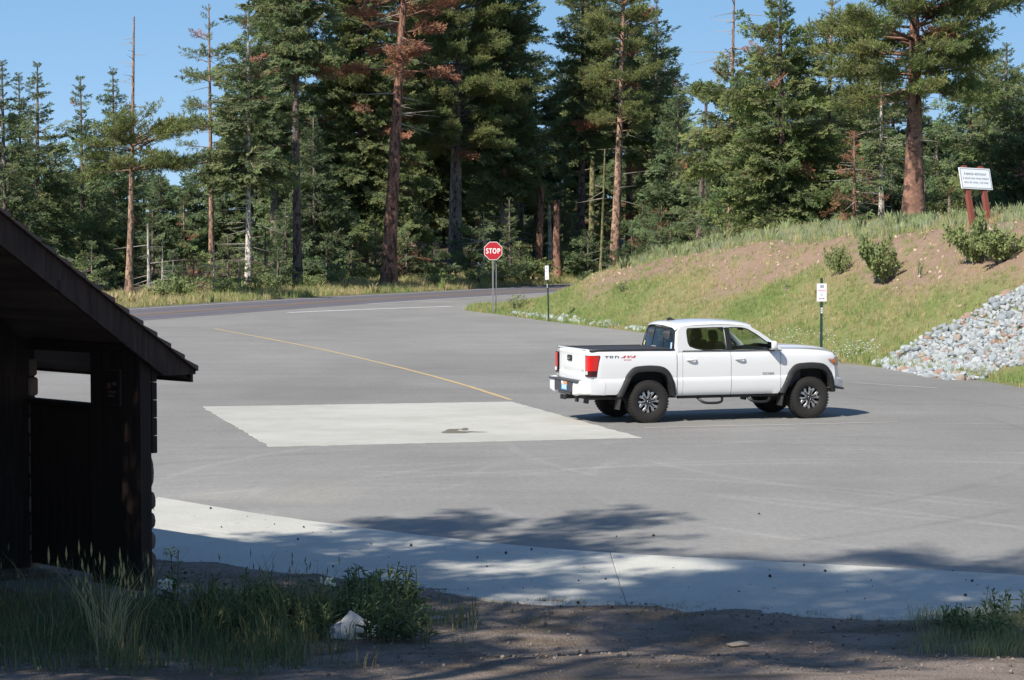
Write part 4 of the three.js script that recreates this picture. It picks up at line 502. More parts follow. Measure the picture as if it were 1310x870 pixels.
// ---------- toilet building ----------
{ const B = thing('toilet_building', 'dark brown toilet building with shingled gable roof and stone-clad screen wall', 'building', [-3.42, 0, -21.5], Math.PI / 4);
  const wood = tex(256, 256, (u, v) => { const g = 0.5 + 0.35 * fbm(u * 40, v * 3, 4) - 0.1; return [g, g * 0.94, g * 0.9]; });
  const brown = std(rgb(0.13, 0.085, 0.063), 0.85, { map: wood }), dark = brown, fasc = std(rgb(0.22, 0.145, 0.115), 0.85, { map: wood });
  const S = 0.70, eX = 0.45, eY = 2.16, rX = -3.05, rY = eY + S * (eX - rX), zN = 0.1, zF = -7.3;
  const slope = (side, name) => { const P = new THREE.Group(); P.name = name; B.add(P); const sx = (s) => side > 0 ? eX - s : 2 * rX - eX + s;
    // deck
    const deck = grid([0, 3.5], [zN, zF], (s, z) => [sx(s), eY + S * s - 0.06, z]); const d2 = grid([0, 3.5], [zN - 0.05, zF + 0.05], (s, z) => [sx(s), eY + S * s - 0.16, z]); mesh('roof_deck', merge([deck]), dark, P); mesh('soffit', d2, std(rgb(0.5, 0.42, 0.36), 0.9, { map: wood }), P);
    const n = 22; for (let k = 0; k < n; k++) { const s0 = 3.5 * k / n, s1 = 3.5 * (k + 1) / n + 0.02; const lo = 0.05, hi = 0.008; const x0 = sx(s0), x1 = sx(s1), y0 = eY + S * s0 - 0.055, y1 = eY + S * s1 - 0.055; const sh = new THREE.Shape(); [[x0, y0], [x0, y0 + lo], [x1, y1 + hi], [x1, y1]].forEach((p, i) => i ? sh.lineTo(...p) : sh.moveTo(...p)); sh.closePath(); const g = new THREE.ExtrudeGeometry(sh, { depth: zN + 0.03 - zF, bevelEnabled: false }); g.translate(0, 0, zF); mesh('shingle_course', g, std(rgb(0.17 + 0.04 * hash2(k, 7), 0.125, 0.10), 0.95), P); }
    for (const [z, t] of [[zN, 0.04], [zF, -0.04]]) { const sh = new THREE.Shape(); const b = 0.34; [[sx(0), eY - 0.06], [sx(3.5), eY + S * 3.5 - 0.06], [sx(3.5), eY + S * 3.5 - b], [sx(0.36), eY + S * 0.36 - b], [sx(0.34), eY - 0.085], [sx(0), eY - 0.085]].forEach((p, i) => i ? sh.lineTo(...p) : sh.moveTo(...p)); sh.closePath(); const g = new THREE.ExtrudeGeometry(sh, { depth: 0.04, bevelEnabled: true, bevelSize: 0.004, bevelThickness: 0.004, bevelSegments: 1 }); g.translate(0, 0, z - (z > 0 ? 0.06 : -0.02)); mesh('barge_board', g, fasc, P); } 
    mesh('eave_board', box(0.03, 0.1, zN - zF - 0.1, sx(0.02), eY - 0.115, (zN + zF) / 2), fasc, P);
  };
  slope(1, 'roof'); slope(-1, 'roof');
  // walls of the closed room and the porch floor
  const zR = -1.97, lowX = 2 * rX; const xL = lowX; // far eave wall stands at x = 2 rX
  const wallM = dark; mesh('floor_slab', box(6.6, 0.12, 7.5, -3.05, -0.03, -3.45), std(rgb(0.30, 0.29, 0.27), 0.9), B);
  const gab = (z) => { const sh = new THREE.Shape(); [[-0.02, 0], [-0.02, eY + S * 0.43 - 0.2], [rX, rY - 0.2], [xL + 0.02, eY + S * 0.43 - 0.2], [xL + 0.02, 0]].forEach((p, i) => i ? sh.lineTo(...p) : sh.moveTo(...p)); sh.closePath(); const g = new THREE.ExtrudeGeometry(sh, { depth: 0.14, bevelEnabled: false }); g.translate(0, 0, z); return g; };
  mesh('wall', gab(zR - 0.14), wallM, B); mesh('wall', gab(-7.0), wallM, B);
  mesh('wall', box(0.14, 2.2, 4.75, -0.09, 1.1, -4.49), wallM, B); mesh('wall', box(0.14, 2.2, 4.75, xL + 0.09, 1.1, -4.49), wallM, B);
  const door = mesh('door', box(1.0, 2.05, 0.05, -3.05, 1.05, zR + 0.03, 0.01), brown, B); mesh('handle', box(0.14, 0.03, 0.05, -2.68, 1.0, zR + 0.07, 0.01), std(rgb(0.4, 0.4, 0.4), 0.3, { metalness: 1 }), door);
  const stoneM = [0, 1, 2].map((k) => std(rgb(0.26 - 0.05 * k, 0.165 - 0.03 * k, 0.12 - 0.02 * k), 0.95));
  for (const [x, dir] of [[0, 1], [xL, -1]]) {
    const pier = new THREE.Group(); pier.name = 'screen_pier'; B.add(pier);
    mesh('core', box(0.13, 2.28, 0.82, x - dir * 0.075, 1.14, -0.41, 0.008), brown, pier);
    const R = rng(31 + dir); let y = 0.0; const rows = [0.2, 0.19, 0.2, 0.185, 0.2, 0.35];
    rows.forEach((h, r) => { let z = 0; while (z > -0.8) { const w = Math.min(0.8 + z < 0.18 ? 0.82 + z : 0.15 + R() * 0.14, 0.82 + z); const g = new THREE.SphereGeometry(0.5, 12, 8); { const p = g.attributes.position; for (let i = 0; i < p.count; i++) { const q = [p.getX(i), p.getY(i), p.getZ(i)].map((v) => Math.sign(v) * Math.pow(Math.abs(v) * 2, 0.7) / 2); p.setXYZ(i, q[0] * (r === 5 ? 0.07 : 0.12) * (0.9 + R() * 0.2), q[1] * (h - 0.012) * (1 + (R() - 0.5) * 0.04), q[2] * (w - 0.012)); } g.computeVertexNormals(); } g.translate(x + dir * 0.005, y + h / 2, z - w / 2); mesh('stone', g, stoneM[Math.floor(R() * 3)], pier); z -= w; } y += h; });
    for (let k = 0; k < 5; k++) mesh('siding_board', box(0.06, 0.165, 0.83, x + dir * 0.025, y + 0.09 + k * 0.17, -0.41, 0.008), brown, pier);
    const half = new THREE.Group(); half.name = 'half_wall'; B.add(half);
    for (let k = 0; k < 8; k++) mesh('plank', box(0.05, 1.62, 0.136, x - dir * 0.06, 0.91, -0.82 - 0.072 - k * 0.1425, 0.006), brown, half); mesh('cap_rail', box(0.13, 0.05, 1.14, x - dir * 0.06, 1.742, -1.395, 0.008), brown, half);
    const corner = new THREE.Group(); corner.name = 'wall_corner'; B.add(corner); let yy = 0; [0.2, 0.19, 0.2, 0.19, 0.2, 0.21, 0.2, 0.19, 0.2, 0.2, 0.19].forEach((h, i) => { mesh('corner_stone', box(0.10 + 0.02 * (i % 2), h - 0.012, 0.3, x - dir * 0.04, yy + h / 2, zR - 0.13, 0.03), stoneM[i % 3], corner); yy += h; });
    mesh('top_plate', box(0.13, 0.1, 2.0, x - dir * 0.07, 2.315, -0.98), dark, B); }
  const nb = mesh('notice_frame', box(0.025, 0.36, 0.27, -0.152, 1.95, -0.42, 0.006), std(rgb(0.05, 0.035, 0.03), 0.6), B);
  const nt = (() => { const c = document.createElement('canvas'); c.width = 96; c.height = 128; const x = c.getContext('2d'); x.fillStyle = '#2c2320'; x.fillRect(0, 0, 96, 128); x.fillStyle = '#7d5a50'; for (const [a, b, w, h] of [[14, 46, 26, 22], [52, 42, 30, 14], [18, 78, 60, 8], [18, 94, 48, 8]]) x.fillRect(a, b, w, h); const t = new THREE.CanvasTexture(c); t.colorSpace = THREE.SRGBColorSpace; return t; })();
  const np = new THREE.PlaneGeometry(0.22, 0.31); np.rotateY(-Math.PI / 2); np.translate(-0.167, 1.95, -0.42); mesh('notice', np, std(0xffffff, 0.6, { map: nt }), nb);
}
// ---------- signs ----------
{ const steel = std(rgb(0.33, 0.33, 0.34), 0.45, { metalness: 0.7 }), green = std(rgb(0.02, 0.055, 0.035), 0.5), white = std(rgb(0.78, 0.78, 0.78), 0.45);
  { const [x, d] = hit(631, 401), T = thing('stop_sign', 'red octagonal stop sign on steel posts at the end of the grass bank', 'sign', [x, height(x, d) - 0.05, -d], -0.12); const c = 2.78, r = 0.43;
    const oct = (r, dep, z) => { const g = new THREE.CylinderGeometry(r, r, dep, 8); g.rotateY(Math.PI / 8); g.rotateX(Math.PI / 2); g.translate(0, c, z); return g; };
    mesh('post', merge([box(0.03, 3.1, 0.02, -0.015, 1.55, 0), box(0.012, 3.1, 0.045, 0.01, 1.55, -0.01), box(0.012, 3.1, 0.045, -0.04, 1.55, -0.01)]), steel, T); const p2 = box(0.05, 2.4, 0.04, 0.11, 1.2, -0.14); p2.rotateZ(0); mesh('post', p2, std(rgb(0.2, 0.2, 0.21), 0.6, { metalness: 0.5 }), T);
    mesh('panel', oct(r, 0.006, 0.03), white, T); mesh('face', oct(r * 0.945, 0.006, 0.0345), std(rgb(0.44, 0.012, 0.02), 0.45), T);
    const st = text('STOP', 0.205, 0.004); st.scale(0.95, 1.12, 1); st.translate(0, c, 0.0385); mesh('lettering', st, white, T); }
  const noPark = (() => { const c = document.createElement('canvas'); c.width = 128; c.height = 192; const x = c.getContext('2d'); x.fillStyle = '#f3f1f3'; x.fillRect(0, 0, 128, 192); x.fillStyle = '#6f7787'; x.fillRect(42, 16, 48, 28); x.fillStyle = '#f3f1f3'; for (let k = 0; k < 3; k++) x.fillRect(50 + 13 * k, 22, 5, 16); x.fillStyle = '#d4577c'; x.font = 'bold 25px sans-serif'; x.textAlign = 'center'; x.fillText('PARKING', 64, 84); x.fillStyle = '#b9c7bb'; x.fillRect(46, 96, 30, 9); x.fillRect(40, 112, 46, 8); x.fillRect(44, 126, 38, 8); x.fillStyle = '#9c3350'; x.fillRect(36, 161, 56, 6); x.beginPath(); x.moveTo(26, 164); x.lineTo(42, 153); x.lineTo(42, 175); x.fill(); x.beginPath(); x.moveTo(102, 164); x.lineTo(86, 153); x.lineTo(86, 175); x.fill(); const t = new THREE.CanvasTexture(c); t.colorSpace = THREE.SRGBColorSpace; return t; })();
  const parkSign = (label, px, py, turn, lean, k) => { const [x, d] = hit(px, py), T = thing('parking_sign', label, 'sign', [x, height(x, d) - 0.1, -d], turn); T.rotation.z = lean; const h = k.top; const G = height(x, d);
    mesh('post', merge([box(0.045, h, 0.012, 0, h / 2, 0.015), box(0.012, h, 0.04, -0.026, h / 2, 0), box(0.012, h, 0.04, 0.026, h / 2, 0)]), green, T);
    mesh('panel', box(k.w, k.h, 0.006, 0, h - k.drop - k.h / 2, 0.026), white, T); const f = new THREE.PlaneGeometry(k.w * 0.97, k.h * 0.97); f.translate(0, h - k.drop - k.h / 2, 0.0305); mesh('face', f, std(0xffffff, 0.45, { map: noPark }), T);
    if (k.dec) { const s = box(0.05, 0.15, 0.004, 0, h - k.drop - k.h - 0.24, 0.025); mesh('sticker', s, white, T); mesh('sticker_mark', merge([box(0.03, 0.025, 0.004, 0, h - k.drop - k.h - 0.22, 0.027), box(0.03, 0.02, 0.004, 0, h - k.drop - k.h - 0.27, 0.027)]), std(rgb(0.15, 0.15, 0.17), 0.6), T).userData.kind = 'stuff'; } };
  parkSign('white parking sign on dark green post behind the truck hood', 1051, 465, 0.12, 0, { top: 2.45, drop: 0.15, w: 0.27, h: 0.48, dec: true });
  parkSign('white parking sign turned edge-on beside the stop sign', 702, 411, -1.15, 0.06, { top: 2.35, drop: 0.04, w: 0.34, h: 0.56, dec: true });
  { const [x, d] = hit(616, 369), T = thing('road_marker', 'thin road marker stake standing in the verge across the road', 'marker', [x, height(x, d) - 0.05, -d]); T.rotation.z = 0.12; mesh('stake', box(0.05, 1.7, 0.03, 0, 0.85, 0), green, T); mesh('reflector', box(0.1, 0.14, 0.02, 0, 1.68, 0.02, 0.005), white, T); }
  { const [x, d] = hit(1256, 288), G = height(x, d), T = thing('permit_sign', 'white permit notice on two leaning red wooden posts atop the bank', 'sign', [x, G - 0.15, -d]); T.rotation.set(-0.28, 0.5, -0.03, 'YXZ'); const redw = std(rgb(0.22, 0.062, 0.045), 0.85);
    for (const sx of [-0.36, 0.30]) mesh('post', box(0.17, 2.05, 0.13, sx, 1.03, 0, 0.01), redw, T);
    const pn = mesh('panel', box(1.25, 0.70, 0.03, -0.03, 1.62, 0.085, 0.008), white, T);
    const t = (() => { const c = document.createElement('canvas'); c.width = 512; c.height = 288; const q = c.getContext('2d'); q.fillStyle = '#eef1f4'; q.fillRect(0, 0, 512, 288); q.strokeStyle = '#3c4650'; q.lineWidth = 7; q.strokeRect(12, 12, 488, 264); q.fillStyle = '#56606c'; q.textAlign = 'center'; q.font = 'bold 44px sans-serif'; q.fillText('PARKED WITHOUT', 256, 98); q.font = 'bold 34px sans-serif'; q.fillText('A VALID SNO-PARK PERMIT', 256, 156); q.fillText('WILL BE CITED - $75 FINE', 256, 214); const t = new THREE.CanvasTexture(c); t.colorSpace = THREE.SRGBColorSpace; return t; })();
    const f = new THREE.PlaneGeometry(1.22, 0.67); f.translate(-0.03, 1.62, 0.1025); mesh('face', f, std(0xffffff, 0.5, { map: t }), pn); }
}
// ---------- stones ----------
function rock(seed, flat = 0.6) { const R = rng(seed), g = mergeVertices(new THREE.IcosahedronGeometry(0.5, 1).deleteAttribute('uv').deleteAttribute('normal')); const p = g.attributes.position, c = [...Array(5)].map(() => [V(R() - 0.5, R() - 0.5, R() - 0.5).normalize(), 0.26 + R() * 0.14]); for (let i = 0; i < p.count; i++) { const v = V(p.getX(i), p.getY(i), p.getZ(i)); for (const [n, k] of c) { const t = v.dot(n); if (t > k) v.addScaledVector(n, k - t); } v.multiplyScalar(0.94 + R() * 0.12); p.setXYZ(i, v.x * 1.25, v.y * flat * 1.25, v.z); } const q = toCreasedNormals(g, 0.5); return q; }
const rocks = [1, 2, 3, 4, 5, 6].map((k) => rock(k * 13, 0.55 + 0.06 * k));
const rockCols = [[0.36, 0.39, 0.40], [0.31, 0.34, 0.355], [0.42, 0.44, 0.445], [0.27, 0.30, 0.315], [0.38, 0.395, 0.395], [0.34, 0.28, 0.23], [0.33, 0.22, 0.17]];
const rockMats = rockCols.map((c) => std(rgb(...c), 0.9, { bumpMap: grainTex, bumpScale: 0.02 }));
{ const G = new THREE.Group(); G.name = 'riprap_bank'; tag(G, 'bluish-grey broken rock laid on the slope beside the lot', 'riprap'); scene.add(G);
  const outline = [[1128, 466], [1165, 452], [1200, 428], [1245, 402], [1290, 378], [1345, 352], [1375, 360], [1375, 440], [1330, 452], [1300, 458], [1262, 474], [1230, 486], [1180, 474]].map((p) => hit(...p));
  const R = rng(404), list = []; let x0 = 1e9, x1 = -1e9, d0 = 1e9, d1 = -1e9; for (const p of outline) { x0 = Math.min(x0, p[0]); x1 = Math.max(x1, p[0]); d0 = Math.min(d0, p[1]); d1 = Math.max(d1, p[1]); }
  let tries = 0; while (list.length < 3600 && tries++ < 60000) { const x = lerp(x0, x1, R()), d = lerp(d0, d1, R()); if (!inside(x, d, outline)) { if (!(R() < 0.12 && lineDist(x, d, [...outline, outline[0]]) < 0.5)) continue; } const s = 0.10 + 0.17 * Math.pow(R(), 1.8); if (list.some((o) => Math.hypot(o[0] - x, o[1] - d) < (o[2] + s) * 0.36)) continue; list.push([x, d, s]); }
  list.sort((a, b) => b[2] - a[2]); const mats = rocks.map(() => []), cols = rocks.map(() => []);
  list.forEach(([x, d, s], i) => { const q = new THREE.Quaternion().setFromEuler(new THREE.Euler((R() - 0.5) * 1.0, R() * 6.28, (R() - 0.5) * 1.0)), k = Math.floor(R() * 6), ci = R() < 0.88 ? Math.floor(R() * 5) : 5 + Math.floor(R() * 2), y = height(x, d) + s * (0.12 + R() * 0.22);
    if (i < 300) { const m = mesh('stone', rocks[k], rockMats[ci], G); m.position.set(x, y, -d); m.quaternion.copy(q); m.scale.setScalar(s); }
    else { mats[k].push(new THREE.Matrix4().compose(V(x, y, -d), q, V(s, s, s))); const v = 0.9 + R() * 0.25; cols[k].push(rgb(rockCols[ci][0] * v, rockCols[ci][1] * v, rockCols[ci][2] * v)); } });
  const wm = std(0xffffff, 0.9, { bumpMap: grainTex, bumpScale: 0.02 }); mats.forEach((m, k) => { if (m.length) inst('small_stones', rocks[k], wm, m, cols[k], G); });
  // loose stones along the toe of the bank
  const tm = [], tc = []; for (let i = 0; i < 900; i++) { const t = R(), d = R() < 0.62 ? lerp(60.5, 55.5, R()) : lerp(76, 98, R()); let e = lotEdge[0], best = 1e9; for (const p of lotEdge) if (Math.abs(p[1] - d) < best && p[1] < 103) { best = Math.abs(p[1] - d); e = p; } let a = lotEdge.findIndex((p) => p === e), b = lotEdge[a + 1], c = lotEdge[a - 1]; const f = clamp((d - c[1]) / (b[1] - c[1])); const x = lerp(c[0], b[0], f) + 0.35 + Math.abs(R() + R() - 1) * 0.9; if (fbm(d * 0.6, 3, 2) < 0.4) continue; const s = 0.09 + R() * 0.16, v = 1 + R() * 0.2, cc = rockCols[Math.floor(R() * 3)]; tm.push(new THREE.Matrix4().compose(V(x, height(x, d) + s * 0.25, -d), new THREE.Quaternion().setFromEuler(new THREE.Euler(R(), R() * 6, R())), V(s, s, s))); tc.push(rgb(cc[0] * v, cc[1] * v, cc[2] * v)); }
  const o = inst('edge_stones', rocks[1], wm, tm, tc); tag(o, 'pale loose stones scattered along the foot of the bank', 'stones');
}
{ const g1 = rock(909, 0.62); { const p = g1.attributes.position; for (let i = 0; i < p.count; i++) { const k = 1 - 0.85 * clamp(p.getY(i) / 0.42 + 0.3, 0, 1); p.setXYZ(i, p.getX(i) * k * 1.15 - 0.1 * p.getY(i), p.getY(i) * 1.25, p.getZ(i) * (0.3 + 0.7 * k)); } g1.computeVertexNormals(); } const m = mesh('white_rock', g1, std(rgb(0.55, 0.55, 0.54), 0.9, { bumpMap: grainTex, bumpScale: 0.03 })); const [x, d] = hit(450, 818); m.position.set(x, height(x, d) + 0.06, -d); m.scale.set(0.50, 0.31, 0.36); m.rotation.set(0, 0.3, 0); tag(m, 'pale pointed rock lying at the edge of the tall weeds', 'rock');
  const m2 = mesh('dirt_rock', rock(611, 0.45), std(rgb(0.33, 0.28, 0.22), 0.95, { bumpMap: grainTex, bumpScale: 0.02 })); const p = hit(946, 832); m2.position.set(p[0], height(...p) + 0.015, -p[1]); m2.scale.set(0.16, 0.1, 0.12); tag(m2, 'small flat brown rock lying alone on the dirt', 'rock'); 
  const m3 = mesh('grey_rock', rock(72, 0.4), std(rgb(0.36, 0.37, 0.38), 0.95)); const p3 = hit(556, 797); m3.position.set(p3[0], height(...p3) + 0.01, -p3[1]); m3.scale.set(0.17, 0.1, 0.12); tag(m3, 'small grey rock on the dirt beside the weeds', 'rock'); }
// ---------- grasses, weeds and shrubs ----------
function tuft(seed, n, hgt, wid, spread, seedHead) { const R = rng(seed), P = [], C = [], I = []; for (let i = 0; i < n; i++) { const a = R() * 6.28, r = R() * spread, x = Math.cos(a) * r, z = Math.sin(a) * r, h = hgt * (0.6 + R() * 0.5), b = (0.15 + R() * 0.5) * h, da = a + (R() - 0.5) * 1.5, f = R() * 3.1, wx = Math.cos(f) * wid, wz = Math.sin(f) * wid, k = P.length / 3, v = 0.8 + R() * 0.4; const mx = x + Math.cos(da) * b * 0.3, mz = z + Math.sin(da) * b * 0.3, ex = x + Math.cos(da) * b, ez = z + Math.sin(da) * b; P.push(x - wx, -0.03, z - wz, x + wx, -0.03, z + wz, mx - wx * 0.8, h * 0.6, mz - wz * 0.8, mx + wx * 0.8, h * 0.6, mz + wz * 0.8, ex, h, ez); for (let q = 0; q < 5; q++) C.push(v, v, v); I.push(k, k + 1, k + 3, k, k + 3, k + 2, k + 2, k + 3, k + 4);
    if (seedHead && R() < seedHead) { const j = P.length / 3, L = h * 0.16, w = wid * 1.6; P.push(ex, h - L * 0.1, ez, ex + w, h + L * 0.4, ez, ex, h + L, ez + w * 0.5, ex - w, h + L * 0.4, ez - w * 0.3); for (let q = 0; q < 4; q++) C.push(1.15, 1.05, 0.8); I.push(j, j + 1, j + 2, j, j + 2, j + 3); } } return geoFrom(P, I, null, C); }
const bladeMat = new THREE.MeshPhysicalMaterial({ color: 0xffffff, roughness: 0.9, transmission: 0.3, thickness: 0, vertexColors: true, side: THREE.DoubleSide });
const tufts = [tuft(1, 12, 0.22, 0.007, 0.15), tuft(2, 10, 0.28, 0.006, 0.16, 0.15), tuft(3, 14, 0.17, 0.008, 0.17)];
const broad = [tuft(5, 11, 0.42, 0.045, 0.12), tuft(6, 9, 0.32, 0.05, 0.15)];
{ const R = rng(2024), M = tufts.map(() => []), C = tufts.map(() => []), BM = [[], []], BC = [[], []]; const q = new THREE.Quaternion();
  const add = (x, d, s, col, b) => { q.setFromEuler(new THREE.Euler((R() - 0.5) * 0.2, R() * 6.28, (R() - 0.5) * 0.2)); const m = new THREE.Matrix4().compose(V(x, height(x, d), -d), q, V(s, s * (0.8 + R() * 0.4), s)); const v = 0.8 + R() * 0.4; if (b) { const i = R() < 0.5 ? 0 : 1; BM[i].push(m); BC[i].push(rgb(col[0] * v, col[1] * v, col[2] * v)); } else { const i = Math.floor(R() * 3); M[i].push(m); C[i].push(rgb(col[0] * v, col[1] * v, col[2] * v)); } };
  const straw = [0.52, 0.42, 0.22], olive = [0.36, 0.37, 0.13], greenC = [0.24, 0.32, 0.09], sage = [0.32, 0.38, 0.23], leafy = [0.27, 0.32, 0.14];
  const sparse = hit(1290, 400);
  for (let i = 0; i < 70000; i++) { const d = 48 + R() * 62, x = -3 + R() * 34; if (Math.abs(x / d - 0.11) > 0.14) continue; const s = hillS(x, d); if (s < 0.15 || s > 15) continue; const n1 = fbm(x * 0.5, d * 0.25, 4), n2 = fbm(x * 1.3 + 40, d * 0.8, 4), n3 = fbm(x * 0.22 + 9, d * 0.16, 3);
    if (s > 0.7 && d < 60.5 && s < 5.2 && x / d > 0.17 && d > 50.5) { if (R() < 0.93) continue; }
    const bare = sstep(3.2, 5.0, s + (n3 - 0.5) * 3.5) * (1 - sstep(7.2, 9, s + (n1 - 0.5) * 3)) * sstep(0.25, 0.5, n2 + 0.12); const slip = sstep(0.6, 0.68, n3) * (1 - sstep(4, 6, s)); if (R() < Math.max(bare * 0.74, slip * 0.7)) continue;
    const top = sstep(6.5, 9, s); if (R() < top) { const w = R(); if (w < 0.10 && fbm(x * 0.8, d * 0.8 + 11, 2) > 0.5) add(x, d, 0.9 + R() * 0.6, leafy, R() < 0.6); else add(x, d, 0.8 + R() * 0.7, w < 0.6 ? sage : w < 0.8 ? straw : olive); }
    else { const w = R() + (n1 - 0.5) * 1.4; add(x, d, (s < 1 ? 0.7 : 0.42) + R() * 0.36, s < 1.2 && R() < 0.5 ? greenC : w < 0.32 ? straw : w < 0.72 ? olive : greenC); } }
  for (let i = 0; i < 60000; i++) { const d = 92 + R() * 90, x = -34 + R() * 50; if (Math.abs(x / d) > 0.26) continue; const f = farS(x, d); if (f < 0.2 || f > 9) continue; if (R() < sstep(3, 8, f)) continue; const n1 = fbm(x * 0.4, d * 0.2, 3), w = R() + (n1 - 0.5); add(x, d, 0.9 + R() * 0.8, w < 0.45 ? straw : w < 0.75 ? olive : greenC, R() < 0.02); }
  const gs = M.map((m, i) => inst('grass', tufts[i], bladeMat, m, C[i])); gs.forEach((g, i) => tag(g, ['fine dry and green grass over the bank and roadside verge', 'seeding grass over the bank and roadside verge', 'short grass over the bank and roadside verge'][i], 'grass'));
  BM.forEach((m, i) => tag(inst('broadleaf_cover', broad[i], bladeMat, m, BC[i]), ['broad-leaved green plants scattered over the top of the bank', 'low broad-leaved ground cover over the top of the bank'][i], 'ground cover'));
}
{ const R = rng(660), M = [], C = []; for (let i = 0; i < 16000 && M.length < 1100; i++) { const d = 52 + R() * 55, x = 1 + R() * 26; if (Math.abs(x / d - 0.12) > 0.13) continue; const s = hillS(x, d); if (s < 2 || s > 9) continue; const n1 = fbm(x * 0.5, d * 0.25, 4), n2 = fbm(x * 1.3 + 40, d * 0.8, 4), n3 = fbm(x * 0.22 + 9, d * 0.16, 3); const bare = sstep(3.2, 5.0, s + (n3 - 0.5) * 3.5) * (1 - sstep(7.2, 9, s + (n1 - 0.5) * 3)) * sstep(0.25, 0.5, n2 + 0.12); if (R() > bare + 0.08) continue; const k = 0.02 + 0.1 * Math.pow(R(), 4), v = 0.75 + R() * 0.5; M.push(new THREE.Matrix4().compose(V(x, height(x, d) + k * 0.1, -d), new THREE.Quaternion().setFromEuler(new THREE.Euler(R() * 6, R() * 6, R() * 6)), V(k * 1.4, k, k))); C.push(rgb(0.48 * v, 0.36 * v, 0.27 * v)); }
  tag(inst('soil_clods', rocks[3], std(0xffffff, 0.95), M, C), 'clods and pebbles lying on the bare soil of the bank', 'clods'); }
// leafy shrub: stems with small leaves through the volume
function shrubGeo(seed, n, leafL) { const R = rng(seed), P = [], C = [], I = [], stems = []; for (let i = 0; i < 26; i++) { const a = R() * 6.28, out = 0.25 + 0.85 * R(); stems.push([Math.cos(a) * out, 0.45 + 0.6 * R() * (1.15 - 0.45 * out), Math.sin(a) * out, 0.6 + R() * 0.8]); }
  for (let i = 0; i < n; i++) { const s = stems[Math.floor(R() * 26)], t = 0.25 + 0.78 * Math.pow(R(), 0.7), sp = 0.16 * s[3] * (1.15 - 0.5 * t), x = s[0] * t * (0.5 + 0.5 * t) + (R() + R() - 1) * sp, yy = Math.max(0.02, s[1] * t + (R() + R() - 1) * sp * 0.8), z = s[2] * t * (0.5 + 0.5 * t) + (R() + R() - 1) * sp, L = leafL * (0.6 + R() * 0.8), d1 = V(R() - 0.5, R() - 0.2, R() - 0.5).normalize(), d2 = V(R() - 0.5, R() - 0.5, R() - 0.5).cross(d1).normalize().multiplyScalar(L * 0.3), k = P.length / 3, v = 0.75 + R() * 0.5; P.push(x, yy, z, x + d1.x * L * 0.5 + d2.x, yy + d1.y * L * 0.5 + d2.y, z + d1.z * L * 0.5 + d2.z, x + d1.x * L, yy + d1.y * L, z + d1.z * L, x + d1.x * L * 0.5 - d2.x, yy + d1.y * L * 0.5 - d2.y, z + d1.z * L * 0.5 - d2.z); for (let q = 0; q < 4; q++) C.push(0.24 * v, 0.29 * v, 0.10 * v); I.push(k, k + 1, k + 2, k, k + 2, k + 3); } return geoFrom(P, I, null, C); }
function shrub(label, px, py, w, h, seed, group, n = 1500, name = 'shrub') { const [x, d] = hit(px, py), T = thing(name, label, 'shrub', [x, height(x, d) - 0.06, -d], 0, group); const f = mesh('foliage', shrubGeo(seed, n, 0.1), bladeMat, T); f.scale.set(w / 2, h, w / 2); f.userData.kind = 'stuff'; const st = []; const R = rng(seed); for (let i = 0; i < 9; i++) { const a = R() * 6.28, r = R() * 0.6; st.push(rod(V(0.05 * Math.cos(a), -0.05, 0.05 * Math.sin(a)), V(Math.cos(a) * r * w / 2, h * (0.5 + R() * 0.35), Math.sin(a) * r * w / 2), 0.014, 0.005, 4)); } const m = mesh('stems', merge(st), deadTwig, T); m.userData.kind = 'stuff'; return T; }
shrub('large leafy shrub on the bare slope beneath the giant pine', 1132, 364, 1.9, 1.5, 11, undefined, 4200);
shrub('round leafy shrub beside the large one on the bare slope', 1072, 352, 1.0, 0.95, 12, undefined, 2200);
shrub('tall leafy shrub just in front of the wooden-post sign', 1246, 338, 1.7, 1.45, 13, undefined, 3800);
shrub('wide leafy shrub next to the tall one by the wooden-post sign', 1282, 336, 1.7, 0.95, 14, undefined, 3600);
shrub('little leafy sprig next to the large slope shrub', 1176, 356, 0.4, 0.7, 15, undefined, 400);
shrub('small plant on the bare slope above the parking sign', 1006, 372, 0.5, 0.35, 16, undefined, 300);
shrub('small bright plant on the slope near the edge-on parking sign', 797, 374, 0.9, 0.5, 17, undefined, 500);
shrub('green bush behind the stones beside the stop sign', 660, 397, 0.95, 0.75, 18, undefined, 900);
{ const spots = [[640, 362, 3.2, 1.5], [668, 358, 3.4, 1.7], [694, 356, 2.6, 1.4], [716, 352, 3, 1.5], [612, 364, 2.4, 1.1], [566, 366, 2.2, 0.9], [735, 346, 3, 1.4], [760, 338, 2.6, 1.3], [430, 366, 2.2, 1.1], [400, 370, 2, 1.0], [350, 374, 2.2, 1.1], [290, 378, 2, 1.0], [230, 381, 2.4, 1.2], [205, 383, 1.8, 1.0]];
  spots.forEach(([px, py, w, h], i) => shrub('low leafy bush along the verge beneath the roadside trees', px, py, w, h, 40 + i, 'bushes along the far verge', 1500, 'verge_bush')); }
